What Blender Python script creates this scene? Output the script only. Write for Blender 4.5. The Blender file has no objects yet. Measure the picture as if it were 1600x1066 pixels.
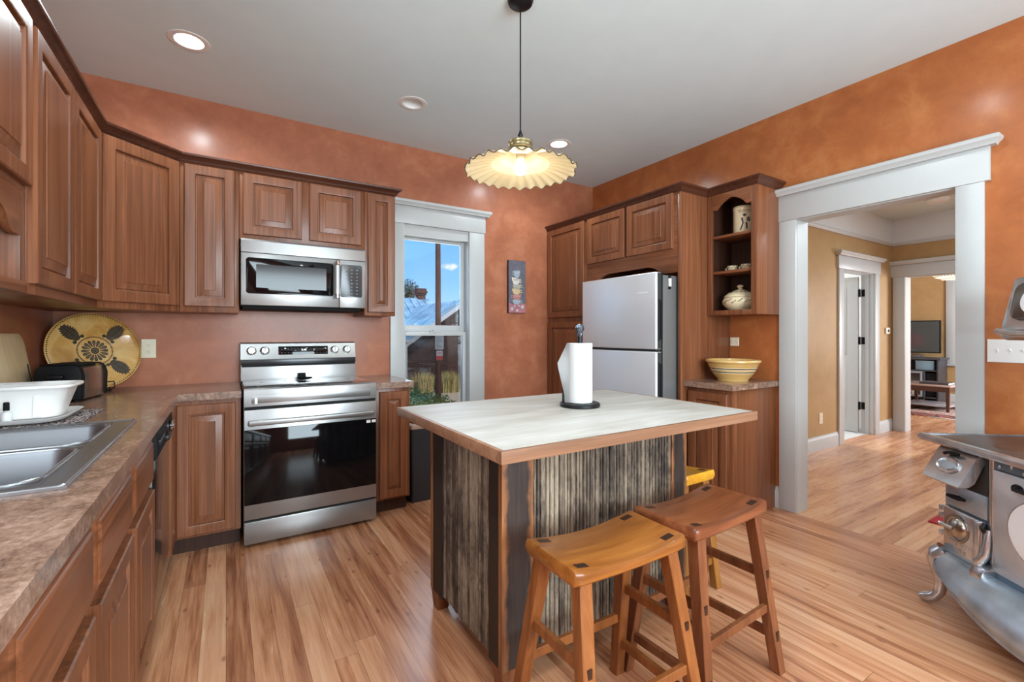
import bpy, bmesh, math, random
from math import sin, cos, pi, radians, sqrt, atan2
from mathutils import Vector, Matrix, noise

# ---------------------------------------------------------------- scene, camera, sky, sun, exposure
SC = bpy.context.scene
COL = SC.collection
SC.view_settings.view_transform = 'Standard'
SC.view_settings.look = 'None'
SC.view_settings.exposure = 0.12
SC.view_settings.gamma = 1.0
SC.view_settings.use_curve_mapping = False
SC.cycles.use_denoising = True
SC.cycles.max_bounces = 10
SC.cycles.diffuse_bounces = 5
SC.cycles.glossy_bounces = 4
SC.cycles.transmission_bounces = 8
SC.cycles.transparent_max_bounces = 12
SC.cycles.sample_clamp_indirect = 6.0
SC.cycles.caustics_reflective = False
SC.cycles.caustics_refractive = False

cam_d = bpy.data.cameras.new('camera')
CAM = bpy.data.objects.new('camera', cam_d)
COL.objects.link(CAM)
cam_d.sensor_fit = 'HORIZONTAL'
cam_d.sensor_width = 36.0
cam_d.lens = 713.5 / 1600 * 36.0
cam_d.shift_y = -11.0 / 1600
cam_d.clip_start = 0.02
cam_d.clip_end = 400
CAM.location = (0, 0, 1.25)
CAM.rotation_euler = (pi / 2, 0, radians(-32.05))
SC.camera = CAM


def s2l(c):
    def f(v):
        v /= 255.0
        return v / 12.92 if v <= 0.04045 else ((v + 0.055) / 1.055) ** 2.4
    return (f(c[0]), f(c[1]), f(c[2]), 1.0)


# node helper --------------------------------------------------------------------------------------
class NT:
    def __init__(self, nt):
        self.nt = nt

    def n(self, t, props=None, **ins):
        nd = self.nt.nodes.new(t)
        for k, v in (props or {}).items():
            setattr(nd, k, v)
        for k, v in ins.items():
            key = int(k[1:]) if k[0] == '_' and k[1:].isdigit() else k.replace('_', ' ')
            self.set(nd, key, v)
        return nd

    def set(self, nd, key, v):
        s = nd.inputs[key]
        if isinstance(v, bpy.types.NodeSocket):
            self.nt.links.new(v, s)
        elif isinstance(v, bpy.types.Node):
            self.nt.links.new(v.outputs[0], s)
        else:
            s.default_value = v

    def math(self, op, a, b=0.0, c=None):
        nd = self.n('ShaderNodeMath', {'operation': op}, _0=a, _1=b)
        if c is not None:
            self.set(nd, 2, c)
        return nd.outputs[0]

    def mix(self, f, a, b, mode='MIX'):
        nd = self.nt.nodes.new('ShaderNodeMix')
        nd.data_type = 'RGBA'
        nd.blend_type = mode
        for i, v in ((0, f), (6, a), (7, b)):
            s = nd.inputs[i]
            if isinstance(v, bpy.types.NodeSocket):
                self.nt.links.new(v, s)
            elif isinstance(v, bpy.types.Node):
                self.nt.links.new(v.outputs[0], s)
            else:
                s.default_value = v
        return nd.outputs[2]

    def ramp(self, f, stops, interp='LINEAR'):
        nd = self.n('ShaderNodeValToRGB', None, Fac=f)
        cr = nd.color_ramp
        cr.interpolation = interp
        while len(cr.elements) < len(stops):
            cr.elements.new(0.5)
        for e, (p, c) in zip(cr.elements, stops):
            e.position = p
            e.color = c if len(c) == 4 else (c[0], c[1], c[2], 1)
        return nd.outputs[0]

    def noise(self, vec, scale=5, detail=4, rough=0.5, dist=0.0, w=None):
        nd = self.n('ShaderNodeTexNoise', None, Vector=vec, Scale=scale, Detail=detail, Roughness=rough, Distortion=dist)
        return nd.outputs[0]

    def mapping(self, vec, scale=(1, 1, 1), rot=(0, 0, 0), loc=(0, 0, 0)):
        nd = self.n('ShaderNodeMapping', None, Vector=vec, Scale=scale, Rotation=rot, Location=loc)
        return nd.outputs[0]


# world: clear blue summer sky with one small cloud -------------------------------------------------
W = bpy.data.worlds.new('World')
SC.world = W
W.use_nodes = True
W.node_tree.nodes.clear()
wn = NT(W.node_tree)
tc = wn.n('ShaderNodeTexCoord')
sx = wn.n('ShaderNodeSeparateXYZ', None, Vector=tc.outputs['Generated'])
grad = wn.ramp(sx.outputs['Z'], [(0.0, s2l((176, 214, 248))), (0.10, s2l((134, 195, 250))), (0.30, s2l((84, 164, 246))), (1.0, s2l((52, 120, 220)))])
cd = Vector((0.4035, 0.9034, 0.1442)).normalized()
dot = wn.n('ShaderNodeVectorMath', {'operation': 'DISTANCE'}, _0=wn.mapping(tc.outputs['Generated'], (1, 1, 3.4), (0, 0.30, 0)), _1=wn.mapping(tuple(cd), (1, 1, 3.4), (0, 0.30, 0)))
cn = wn.noise(tc.outputs['Generated'], 26, 5, 0.6)
cm = wn.math('SUBTRACT', wn.math('MULTIPLY', cn, 2.0), wn.math('MULTIPLY', dot.outputs['Value'], 19.0))
cm = wn.ramp(cm, [(0.50, (0, 0, 0)), (1.0, (1, 1, 1))])
sky = wn.mix(cm, grad, s2l((238, 244, 252)))
bg = wn.n('ShaderNodeBackground', None, Color=sky, Strength=1.2)
wo = wn.n('ShaderNodeOutputWorld')
W.node_tree.links.new(bg.outputs[0], wo.inputs[0])


def lamp(name, kind, loc, power, color=(1, 1, 1), aim=None, **kw):
    d = bpy.data.lights.new(name, kind)
    d.energy = power
    d.color = color
    for k, v in kw.items():
        setattr(d, k, v)
    o = bpy.data.objects.new(name, d)
    COL.objects.link(o)
    o.location = loc
    if aim is not None:
        o.rotation_euler = (Vector(aim)).to_track_quat('-Z', 'Y').to_euler()
    return o


lamp('sun', 'SUN', (3, -8, 12), 3.4, (1.0, 0.95, 0.86), aim=(-0.15, 0.60, -0.75), angle=radians(0.6))
# daylight entering through the windows of the unseen half of the kitchen
lamp('daylight_front_window', 'AREA', (1.25, -2.12, 1.55), 205, (0.80, 0.95, 1.02), aim=(0, 1, 0.05), shape='RECTANGLE', size=2.3, size_y=1.5)
lamp('daylight_sink_window', 'AREA', (-0.80, 0.55, 1.62), 18, (0.82, 0.95, 1.02), aim=(1, 0.1, -0.1), shape='RECTANGLE', size=1.1, size_y=0.9)
lamp('daylight_back_window', 'AREA', (1.75, 4.75, 1.75), 24, (0.88, 0.97, 1.02), aim=(-0.1, -1, -0.45), shape='RECTANGLE', size=1.2, size_y=1.5)
lamp('living_fill', 'AREA', (9.6, -0.52, 1.5), 210, (0.93, 0.97, 1.03), aim=(0, 1, -0.08), shape='RECTANGLE', size=1.7, size_y=1.3)  # added fill lamp at an invented window, brightens the sitting room
lamp('bath_fill', 'AREA', (6.3, 4.3, 1.7), 60, (0.95, 0.98, 1.03), aim=(0, -1, -0.3), shape='RECTANGLE', size=0.8, size_y=0.9)  # added fill lamp, the white room has no window

# ---------------------------------------------------------------- materials
def new_mat(name):
    m = bpy.data.materials.new(name)
    m.use_nodes = True
    nt = m.node_tree
    nt.nodes.clear()
    h = NT(nt)
    p = h.n('ShaderNodeBsdfPrincipled')
    o = h.n('ShaderNodeOutputMaterial')
    nt.links.new(p.outputs[0], o.inputs[0])
    return m, h, p, o


def coords(h, kind='Object', rnd=True):
    tc = h.n('ShaderNodeTexCoord')
    v = tc.outputs[kind]
    if rnd:
        oi = h.n('ShaderNodeObjectInfo')
        r = h.math('MULTIPLY', oi.outputs['Random'], 13.0)
        cx = h.n('ShaderNodeCombineXYZ', None, X=r, Y=h.math('MULTIPLY', r, 1.7), Z=h.math('MULTIPLY', r, 0.6))
        v = h.n('ShaderNodeVectorMath', {'operation': 'ADD'}, _0=v, _1=cx.outputs[0]).outputs[0]
    return v


def bump(h, p, hgt, strength=0.2, dist=0.01):
    b = h.n('ShaderNodeBump', None, Height=hgt, Strength=strength, Distance=dist)
    h.set(p, 'Normal', b.outputs[0])


def pbr(name, col, rough=0.5, metal=0.0, coat=0.0, spec=None, var=0.0, vscale=6.0, emit=0.0, bmp=0.0, bscale=60):
    m, h, p, o = new_mat(name)
    c = s2l(col)
    v = coords(h)
    if var > 0:
        n = h.noise(v, vscale, 4)
        k = h.ramp(n, [(0.25, tuple(max(0, x * (1 - var)) for x in c[:3])), (0.75, tuple(min(1, x * (1 + var)) for x in c[:3]))])
        h.set(p, 'Base Color', k)
    else:
        h.set(p, 'Base Color', c)
    h.set(p, 'Roughness', rough)
    h.set(p, 'Metallic', metal)
    h.set(p, 'Coat Weight', coat)
    if spec is not None:
        h.set(p, 'Specular IOR Level', spec)
    if emit > 0:
        h.set(p, 'Emission Color', c)
        h.set(p, 'Emission Strength', emit)
    if bmp > 0:
        bump(h, p, h.noise(v, bscale, 3), bmp, 0.003)
    return m


def wood(name, dark, mid, light, axis='Z', fine=58.0, rough=0.36, coat=0.16, blotch=0.35, bmp=0.06):
    m, h, p, o = new_mat(name)
    v = coords(h)
    sc = {'X': (1.1, fine, fine), 'Y': (fine, 1.1, fine), 'Z': (fine, fine, 1.1)}[axis]
    sc2 = {'X': (0.6, 5, 5), 'Y': (5, 0.6, 5), 'Z': (5, 5, 0.6)}[axis]
    g = h.noise(h.mapping(v, sc), 1.0, 7, 0.62, 0.6)
    b = h.noise(h.mapping(v, sc2), 1.0, 4, 0.5, 0.8)
    f = h.math('ADD', h.math('MULTIPLY', g, 1 - blotch), h.math('MULTIPLY', b, blotch))
    c = h.ramp(f, [(0.31, s2l(dark)), (0.5, s2l(mid)), (0.69, s2l(light))])
    h.set(p, 'Base Color', c)
    h.set(p, 'Roughness', h.math('MULTIPLY_ADD', g, 0.14, rough - 0.07))
    h.set(p, 'Specular IOR Level', 0.34)
    h.set(p, 'Coat Weight', coat * 0.6)
    h.set(p, 'Coat Roughness', 0.2)
    bump(h, p, g, bmp, 0.002)
    return m


def plaster(name, c1, c2, c3, rough=0.5):
    m, h, p, o = new_mat(name)
    v = coords(h, rnd=False)
    a = h.noise(v, 1.5, 6, 0.66, 0.3)
    b = h.noise(v, 6.5, 6, 0.68, 0.4)
    f = h.math('ADD', h.math('MULTIPLY', a, 0.6), h.math('MULTIPLY', b, 0.4))
    c = h.ramp(f, [(0.33, s2l(c1)), (0.5, s2l(c2)), (0.66, s2l(c3))])
    h.set(p, 'Base Color', c)
    h.set(p, 'Roughness', h.math('MULTIPLY_ADD', b, 0.2, rough - 0.1))
    h.set(p, 'Specular IOR Level', 0.2)
    h.set(p, 'Coat Weight', 0.22)
    h.set(p, 'Coat Roughness', 0.2)
    bump(h, p, h.noise(v, 30, 4, 0.6), 0.05, 0.002)
    return m


def planks(name, axis, width, length, cols, rough=0.24, grain_mul=1.0, knot=True):
    m, h, p, o = new_mat(name)
    v = coords(h, rnd=False)
    s = h.n('ShaderNodeSeparateXYZ', None, Vector=v)
    across, along = (s.outputs['X'], s.outputs['Y']) if axis == 'Y' else (s.outputs['Y'], s.outputs['X'])
    u = h.math('DIVIDE', across, width)
    row = h.math('FLOOR', u)
    fu = h.math('FRACT', u)
    r1 = h.n('ShaderNodeTexWhiteNoise', {'noise_dimensions': '1D'}, W=row).outputs[0]
    w = h.math('ADD', h.math('DIVIDE', along, length), h.math('MULTIPLY', r1, 7.3))
    col = h.math('FLOOR', w)
    fw = h.math('FRACT', w)
    cv = h.n('ShaderNodeCombineXYZ', None, X=row, Y=col)
    rnd = h.n('ShaderNodeTexWhiteNoise', {'noise_dimensions': '2D'}, Vector=cv.outputs[0])
    # grain, shifted per plank
    off = h.math('MULTIPLY', rnd.outputs[0], 40.0)
    gv = h.n('ShaderNodeCombineXYZ', None, X=h.math('MULTIPLY', across, 42.0 * grain_mul), Y=h.math('ADD', h.math('MULTIPLY', along, 1.8), off), Z=off)
    g = h.noise(gv.outputs[0], 1.0, 6, 0.62, 0.5)
    gl = h.n('ShaderNodeCombineXYZ', None, X=h.math('MULTIPLY', across, 10.0), Y=h.math('ADD', h.math('MULTIPLY', along, 1.1), off), Z=off)
    g2 = h.noise(gl.outputs[0], 1.0, 4, 0.55, 1.0)
    t = h.math('ADD', h.math('ADD', 0.04, h.math('MULTIPLY', rnd.outputs[0], 0.15)), h.math('ADD', h.math('MULTIPLY', g, 0.42), h.math('MULTIPLY', g2, 0.36)))
    c = h.ramp(t, [(0.36, s2l(cols[0])), (0.455, s2l(cols[1])), (0.54, s2l(cols[2])), (0.66, s2l(cols[3]))])
    if knot:
        kv = h.n('ShaderNodeCombineXYZ', None, X=h.math('MULTIPLY', across, 3.4), Y=h.math('ADD', h.math('MULTIPLY', along, 1.5), off))
        vo = h.n('ShaderNodeTexVoronoi', {'voronoi_dimensions': '2D'}, Vector=kv.outputs[0], Scale=1.6, Randomness=1.0)
        kn = h.ramp(h.math('ADD', vo.outputs['Distance'], h.math('MULTIPLY', g, 0.05)), [(0.035, (1, 1, 1)), (0.085, (0, 0, 0))])
        c = h.mix(h.math('MULTIPLY', kn, 0.6), c, s2l((92, 50, 30)))
    e1 = h.math('LESS_THAN', h.math('MINIMUM', fu, h.math('SUBTRACT', 1.0, fu)), 0.0011 / width)
    e2 = h.math('LESS_THAN', h.math('MINIMUM', fw, h.math('SUBTRACT', 1.0, fw)), 0.0011 / length)
    seam = h.math('MAXIMUM', e1, e2)
    c = h.mix(h.math('MULTIPLY', seam, 0.55), c, s2l((70, 38, 24)))
    h.set(p, 'Base Color', c)
    h.set(p, 'Roughness', h.math('MULTIPLY_ADD', g, 0.14, rough - 0.06))
    h.set(p, 'Coat Weight', 0.16)
    h.set(p, 'Coat Roughness', 0.2)
    bump(h, p, h.math('SUBTRACT', h.math('MULTIPLY', g, 0.3), seam), 0.12, 0.0015)
    return m


def steel(name, col=(176, 176, 176), rough=0.26, axis='X', var=0.12, metal=0.82):
    m, h, p, o = new_mat(name)
    v = coords(h)
    sc = {'X': (1.5, 260, 260), 'Y': (260, 1.5, 260), 'Z': (260, 260, 1.5)}[axis]
    g = h.noise(h.mapping(v, sc), 1.0, 3, 0.5)
    h.set(p, 'Base Color', s2l(col))
    h.set(p, 'Metallic', metal)
    h.set(p, 'Roughness', h.math('MULTIPLY_ADD', g, var, rough - var / 2))
    bump(h, p, g, 0.015, 0.001)
    return m


def glass(name, tint=(1, 1, 1), gloss=0.06):
    m, h, p, o = new_mat(name)
    m.node_tree.nodes.remove(p)
    tr = h.n('ShaderNodeBsdfTransparent', None, Color=(tint[0], tint[1], tint[2], 1))
    gl = h.n('ShaderNodeBsdfGlossy', None, Roughness=0.02)
    mx = h.n('ShaderNodeMixShader', None, Fac=gloss, _1=tr.outputs[0], _2=gl.outputs[0])
    m.node_tree.links.new(mx.outputs[0], o.inputs[0])
    return m


def emissive(name, col, strength):
    m, h, p, o = new_mat(name)
    m.node_tree.nodes.remove(p)
    e = h.n('ShaderNodeEmission', None, Color=(col[0], col[1], col[2], 1), Strength=strength)
    m.node_tree.links.new(e.outputs[0], o.inputs[0])
    return m


M = {}
M['wall'] = plaster('terracotta_glaze', (146, 88, 64), (168, 104, 76), (188, 126, 96), 0.40)
M['wall_r'] = plaster('warm_lit_terracotta_glaze', (146, 82, 44), (168, 98, 54), (188, 122, 72), 0.40)  # same terracotta shifted to orange, the hall's warm light put into the colour
M['screen'] = glass('dark_insect_screen', (0.68, 0.67, 0.66), 0.0)
M['ceiling'] = pbr('ceiling_paint', (216, 232, 236), 0.8, var=0.02, bmp=0.05, bscale=120)
M['tan'] = plaster('tan_wall_paint', (164, 130, 86), (174, 140, 95), (184, 150, 106), 0.55)
M['white'] = pbr('white_trim_paint', (186, 188, 187), 0.38, var=0.02)
M['white_wall'] = pbr('white_wall_paint', (212, 214, 214), 0.6, var=0.02)
M['tile'] = pbr('pale_tile', (196, 194, 190), 0.4, var=0.05)
M['floor'] = planks('honey_fir_planks', 'Y', 0.088, 1.9, [(130, 78, 52), (176, 117, 82), (200, 143, 105), (216, 168, 132)])
M['floor_h'] = planks('honey_fir_planks_hall', 'X', 0.11, 2.2, [(146, 92, 62), (180, 124, 88), (198, 146, 108), (212, 166, 128)], rough=0.27)
M['cherry'] = wood('cherry_cabinet_wood', (82, 47, 29), (124, 75, 48), (152, 98, 66), 'Z')
M['cherry_y'] = wood('cherry_cabinet_wood_cross', (82, 47, 29), (124, 75, 48), (152, 98, 66), 'Y')
M['cherry_x'] = wood('cherry_cabinet_wood_long', (82, 47, 29), (124, 75, 48), (152, 98, 66), 'X')
M['cherry_d'] = wood('cherry_moulding_wood', (52, 29, 20), (78, 44, 31), (98, 58, 41), 'X', rough=0.3)
M['inner'] = wood('interior_and_shaded_toe_wood', (44, 26, 18), (62, 37, 26), (76, 47, 33), 'Z', rough=0.5, coat=0)  # cabinet insides, and toe kicks darkened to hold their shade
M['steel'] = steel('brushed_stainless', (158, 158, 157), 0.32)
M['steel_z'] = steel('brushed_stainless_upright', (224, 227, 231), 0.40, 'Z', 0.12, 0.5)
M['steel_d'] = steel('dark_steel', (118, 119, 120), 0.34, 'Z')
M['sinksteel'] = steel('sink_stainless', (150, 152, 155), 0.26, 'Y', 0.08)
M['bowlsteel'] = steel('sink_bowl_stainless', (124, 126, 129), 0.34, 'Y', 0.08)
M['chrome'] = pbr('chrome', (214, 214, 216), 0.08, 1.0)
M['blackglass'] = pbr('black_oven_glass', (12, 12, 14), 0.05, 0.0, spec=0.32)
M['cooktop'] = pbr('black_cooktop_glass', (26, 26, 28), 0.04, 0.0, spec=1.0, coat=1.0)
M['greyglass'] = pbr('grey_window_glass', (54, 56, 59), 0.10, 0.0, spec=0.3)
M['black'] = pbr('black_plastic', (22, 22, 23), 0.6, spec=0.15)
M['blackm'] = pbr('black_iron', (34, 34, 36), 0.4, 0.6)
M['dark'] = pbr('dark_void', (14, 12, 11), 0.8)
M['white_p'] = pbr('white_plastic', (232, 231, 228), 0.3, var=0.02)
M['clear'] = pbr('clear_plastic', (214, 220, 224), 0.12, spec=0.6)
M['ivory'] = pbr('ivory_plastic', (226, 216, 190), 0.35)
M['paper'] = pbr('paper_towel', (204, 204, 203), 0.85, bmp=0.15, bscale=220)
M['label'] = pbr('white_label', (236, 236, 236), 0.5)


def laminate():
    m, h, p, o = new_mat('brown_stone_laminate')
    v = coords(h, rnd=False)
    a = h.noise(h.mapping(v, (1, 0.6, 1), (0, 0, 0.5)), 13, 6, 0.72, 1.2)
    b = h.noise(v, 70, 5, 0.75, 0.4)
    f = h.math('ADD', h.math('MULTIPLY', a, 0.55), h.math('MULTIPLY', b, 0.45))
    c = h.ramp(f, [(0.36, s2l((84, 62, 50))), (0.46, s2l((126, 98, 82))), (0.55, s2l((152, 122, 104))), (0.66, s2l((182, 156, 138)))])
    h.set(p, 'Base Color', c)
    h.set(p, 'Roughness', 0.26)
    h.set(p, 'Coat Weight', 0.3)
    h.set(p, 'Coat Roughness', 0.12)
    bump(h, p, b, 0.05, 0.001)
    return m


M['laminate'] = laminate()


def islandtop():
    m, h, p, o = new_mat('whitewashed_plywood_top')
    v = coords(h, rnd=False)
    a = h.noise(h.mapping(v, (1.2, 4.5, 1)), 1.6, 5, 0.55, 0.6)
    b = h.noise(h.mapping(v, (2.5, 30, 1)), 1.6, 5, 0.6, 0.3)
    f = h.math('ADD', h.math('MULTIPLY', a, 0.7), h.math('MULTIPLY', b, 0.3))
    c = h.ramp(f, [(0.30, s2l((162, 156, 145))), (0.52, s2l((186, 183, 176))), (0.7, s2l((202, 201, 197)))])
    h.set(p, 'Base Color', c)
    h.set(p, 'Roughness', 0.5)
    h.set(p, 'Specular IOR Level', 0.3)
    bump(h, p, b, 0.02, 0.001)
    return m


M['islandtop'] = islandtop()
M['oakedge'] = wood('oak_edge_band', (112, 78, 56), (142, 102, 76), (166, 126, 98), 'X', 30, 0.5, 0.1)


def barnwood():
    m, h, p, o = new_mat('weathered_beadboard')
    tc = h.n('ShaderNodeTexCoord')
    v = tc.outputs['Object']
    s = h.n('ShaderNodeSeparateXYZ', None, Vector=v)
    q = h.math('ADD', s.outputs['X'], h.math('MULTIPLY', s.outputs['Y'], 1.0))
    row = h.math('FLOOR', h.math('DIVIDE', q, 0.021))
    r = h.n('ShaderNodeTexWhiteNoise', {'noise_dimensions': '1D'}, W=row)
    off = h.math('MULTIPLY', r.outputs[0], 20.0)
    gv = h.n('ShaderNodeCombineXYZ', None, X=h.math('MULTIPLY', q, 85.0), Y=off, Z=h.math('ADD', h.math('MULTIPLY', s.outputs['Z'], 11.0), off))
    g = h.noise(gv.outputs[0], 1.0, 7, 0.7, 1.6)
    bv = h.n('ShaderNodeCombineXYZ', None, X=h.math('MULTIPLY', q, 6.5), Y=h.math('MULTIPLY', off, 0.02), Z=h.math('MULTIPLY', s.outputs['Z'], 4.0))
    b = h.noise(bv.outputs[0], 1.0, 5, 0.65, 0.6)
    t = h.math('ADD', h.math('MULTIPLY', r.outputs[0], 0.12), h.math('ADD', h.math('MULTIPLY', g, 0.44), h.math('MULTIPLY', b, 0.50)))
    c = h.ramp(t, [(0.40, s2l((30, 25, 22))), (0.49, s2l((84, 72, 61))), (0.58, s2l((130, 115, 97))), (0.72, s2l((172, 160, 138)))])
    h.set(p, 'Base Color', c)
    h.set(p, 'Roughness', 0.65)
    bump(h, p, g, 0.35, 0.003)
    return m


M['barn'] = barnwood()


def liveedge():
    m, h, p, o = new_mat('dark_bark_post_wood')
    tc = h.n('ShaderNodeTexCoord')
    s = h.n('ShaderNodeSeparateXYZ', None, Vector=tc.outputs['Generated'])
    v = coords(h)
    n = h.noise(h.mapping(v, (9, 9, 7)), 1.0, 5, 0.6, 0.5)
    n2 = h.noise(h.mapping(v, (60, 60, 3)), 1.0, 5, 0.6, 0.5)
    d = h.math('MINIMUM', s.outputs['X'], h.math('SUBTRACT', 1.0, s.outputs['X']))
    d = h.math('ADD', d, h.math('MULTIPLY', h.math('SUBTRACT', n, 0.5), 0.5))
    k = h.ramp(d, [(0.08, (1, 1, 1)), (0.22, (0, 0, 0))])
    a = h.ramp(n2, [(0.3, s2l((96, 56, 32))), (0.7, s2l((168, 112, 68)))])
    b = h.ramp(n2, [(0.3, s2l((26, 20, 18))), (0.7, s2l((58, 44, 38)))])
    h.set(p, 'Base Color', h.mix(k, b, a))
    h.set(p, 'Roughness', 0.5)
    h.set(p, 'Coat Weight', 0.2)
    bump(h, p, n2, 0.25, 0.003)
    return m


M['bark'] = liveedge()
M['stool_o'] = wood('amber_stool_wood', (88, 46, 16), (140, 82, 32), (172, 110, 48), 'X', 34, 0.30, 0.4, 0.5)
M['stool_oz'] = wood('amber_stool_leg_wood', (96, 52, 24), (134, 78, 38), (160, 102, 56), 'Z', 30, 0.36, 0.3)
M['stool_b'] = wood('brown_stool_wood', (70, 36, 20), (118, 64, 36), (148, 88, 52), 'X', 34, 0.30, 0.4, 0.5)
M['stool_bz'] = wood('brown_stool_leg_wood', (80, 44, 26), (118, 68, 40), (144, 90, 56), 'Z', 30, 0.38, 0.3)
M['stool_y'] = wood('yellow_stool_wood', (176, 112, 20), (206, 146, 36), (222, 170, 60), 'X', 22, 0.36, 0.3)
M['stool_yz'] = wood('yellow_stool_leg_wood', (120, 74, 28), (150, 98, 44), (172, 120, 64), 'Z', 30, 0.38, 0.3)
M['plug'] = pbr('dark_tenon_wood', (50, 27, 16), 0.4)
M['nickel'] = pbr('nickelled_iron', (206, 211, 216), 0.22, 0.88, var=0.26, vscale=16, bmp=0.05, bscale=50)
M['blueiron'] = pbr('blued_iron', (104, 130, 152), 0.34, 0.5, var=0.25, vscale=7, bmp=0.05)
M['greyiron'] = pbr('grey_iron', (172, 186, 198), 0.32, 0.65, var=0.28, vscale=10, bmp=0.08, bscale=70)
M['ironinside'] = pbr('dark_grey_iron', (62, 60, 58), 0.6, 0.4, var=0.2)
M['cooktop_iron'] = pbr('brown_iron_hob', (104, 84, 74), 0.34, 0.6, var=0.3, vscale=5, bmp=0.05)
M['enamel'] = pbr('white_enamel', (236, 240, 244), 0.2)
M['redcloth'] = pbr('red_mat', (150, 36, 44), 0.9, var=0.3, vscale=40)

# ---------------------------------------------------------------- mesh builder and scene helpers
ROOTM = {}


def root_of(o):
    while o.parent is not None:
        o = o.parent
    return o


class MB:
    def __init__(self):
        self.bm = bmesh.new()
        self.mi = 0

    def _new(self, verts, faces, smooth=True):
        vs = [self.bm.verts.new(v) for v in verts]
        fs = []
        for f in faces:
            try:
                fc = self.bm.faces.new([vs[i] for i in f])
                fc.material_index = self.mi
                fc.smooth = smooth
                fs.append(fc)
            except ValueError:
                pass
        return vs, fs

    def box(self, x0, y0, z0, x1, y1, z1, bev=0.0, seg=2, rot=None, piv=None):
        if x0 > x1: x0, x1 = x1, x0
        if y0 > y1: y0, y1 = y1, y0
        if z0 > z1: z0, z1 = z1, z0
        co = [(x0, y0, z0), (x1, y0, z0), (x1, y1, z0), (x0, y1, z0), (x0, y0, z1), (x1, y0, z1), (x1, y1, z1), (x0, y1, z1)]
        if rot is not None:
            c = Vector(piv) if piv is not None else Vector(((x0 + x1) / 2, (y0 + y1) / 2, (z0 + z1) / 2))
            co = [tuple(c + rot @ (Vector(p) - c)) for p in co]
        vs, fs = self._new(co, [(0, 3, 2, 1), (4, 5, 6, 7), (0, 1, 5, 4), (1, 2, 6, 5), (2, 3, 7, 6), (3, 0, 4, 7)])
        if bev > 0:
            es = list({e for f in fs for e in f.edges})
            bmesh.ops.bevel(self.bm, geom=es, offset=bev, segments=seg, affect='EDGES', profile=0.5, material=-1)
        return self

    def loft(self, loops, cap0=True, cap1=True, close=False, ring=True):
        """bridge successive loops of 3-D points (each loop closed when ring)"""
        n = len(loops[0])
        vs = [[self.bm.verts.new(p) for p in L] for L in loops]
        k = len(vs)
        for a in range(k if close else k - 1):
            A, B = vs[a], vs[(a + 1) % k]
            for i in range(n if ring else n - 1):
                j = (i + 1) % n
                q = []
                for w in (A[i], A[j], B[j], B[i]):
                    if w not in q: q.append(w)
                try:
                    f = self.bm.faces.new(q)
                    f.smooth = True
                    f.material_index = self.mi
                except ValueError:
                    pass
        for do, L in ((cap0, vs[0]), (cap1, vs[-1])):
            if do and not close and ring:
                try:
                    f = self.bm.faces.new(L if L is vs[-1] else L[::-1])
                    f.material_index = self.mi
                    f.smooth = True
                except ValueError:
                    pass
        return self

    def lathe(self, prof, c=(0, 0, 0), seg=32, axis='Z', cap0=False, cap1=False, sx=1.0, sy=1.0, rad=None, frame=None):
        """prof: list of (r, h); rad(theta, r, h)->(r,h) optional modulation"""
        loops = []
        for (r, hh) in prof:
            L = []
            for i in range(seg):
                t = 2 * pi * i / seg
                rr, h2 = (r, hh) if rad is None else rad(t, r, hh)
                x, y = rr * cos(t) * sx, rr * sin(t) * sy
                if frame is not None:
                    p = Vector(c) + frame[0] * x + frame[1] * y + frame[2] * h2
                elif axis == 'Z':
                    p = (c[0] + x, c[1] + y, c[2] + h2)
                elif axis == 'Y':
                    p = (c[0] + x, c[1] + h2, c[2] + y)
                else:
                    p = (c[0] + h2, c[1] + x, c[2] + y)
                L.append(tuple(p))
            loops.append(L)
        return self.loft(loops, cap0, cap1)

    def cyl(self, c, r, h, axis='Z', seg=24, bev=0.0):
        b = min(bev, r * 0.5, h * 0.5)
        prof = [(r, 0), (r, h)] if b <= 0 else [(r - b, 0), (r, b), (r, h - b), (r - b, h)]
        return self.lathe(prof, c, seg, axis, True, True)

    def tube(self, pts, r, seg=10, closed=False, caps=True, flat=1.0):
        pts = [Vector(p) for p in pts]
        rs = r if isinstance(r, (list, tuple)) else [r] * len(pts)
        loops = []
        up = None
        for i, p in enumerate(pts):
            if closed:
                d = pts[(i + 1) % len(pts)] - pts[i - 1]
            else:
                d = pts[min(i + 1, len(pts) - 1)] - pts[max(i - 1, 0)]
            d.normalize()
            if up is None:
                up = Vector((0, 0, 1)) if abs(d.z) < 0.9 else Vector((1, 0, 0))
            s = d.cross(up)
            if s.length < 1e-6:
                s = d.cross(Vector((0, 1, 0)))
            s.normalize()
            up = s.cross(d).normalized()
            loops.append([tuple(p + s * (rs[i] * cos(2 * pi * k / seg)) + up * (rs[i] * flat * sin(2 * pi * k / seg))) for k in range(seg)])
        return self.loft(loops, caps, caps, closed)

    def prism(self, pts, a, b, plane='XZ', bev=0.0):
        """extrude a 2-D outline between a and b along the missing axis"""
        def P(u, v, w):
            return {'XZ': (u, w, v), 'YZ': (w, u, v), 'XY': (u, v, w)}[plane]
        n = len(pts)
        vs = [self.bm.verts.new(P(u, v, a)) for u, v in pts] + [self.bm.verts.new(P(u, v, b)) for u, v in pts]
        fs = []
        for i in range(n):
            j = (i + 1) % n
            fs.append(self.bm.faces.new((vs[i], vs[j], vs[n + j], vs[n + i])))
        fs.append(self.bm.faces.new(vs[:n][::-1]))
        fs.append(self.bm.faces.new(vs[n:]))
        for f in fs:
            f.material_index = self.mi
            f.smooth = True
        if bev > 0:
            es = list({e for f in fs[-2:] for e in f.edges})
            bmesh.ops.bevel(self.bm, geom=es, offset=bev, segments=2, affect='EDGES', profile=0.5, material=-1)
        return self

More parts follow.
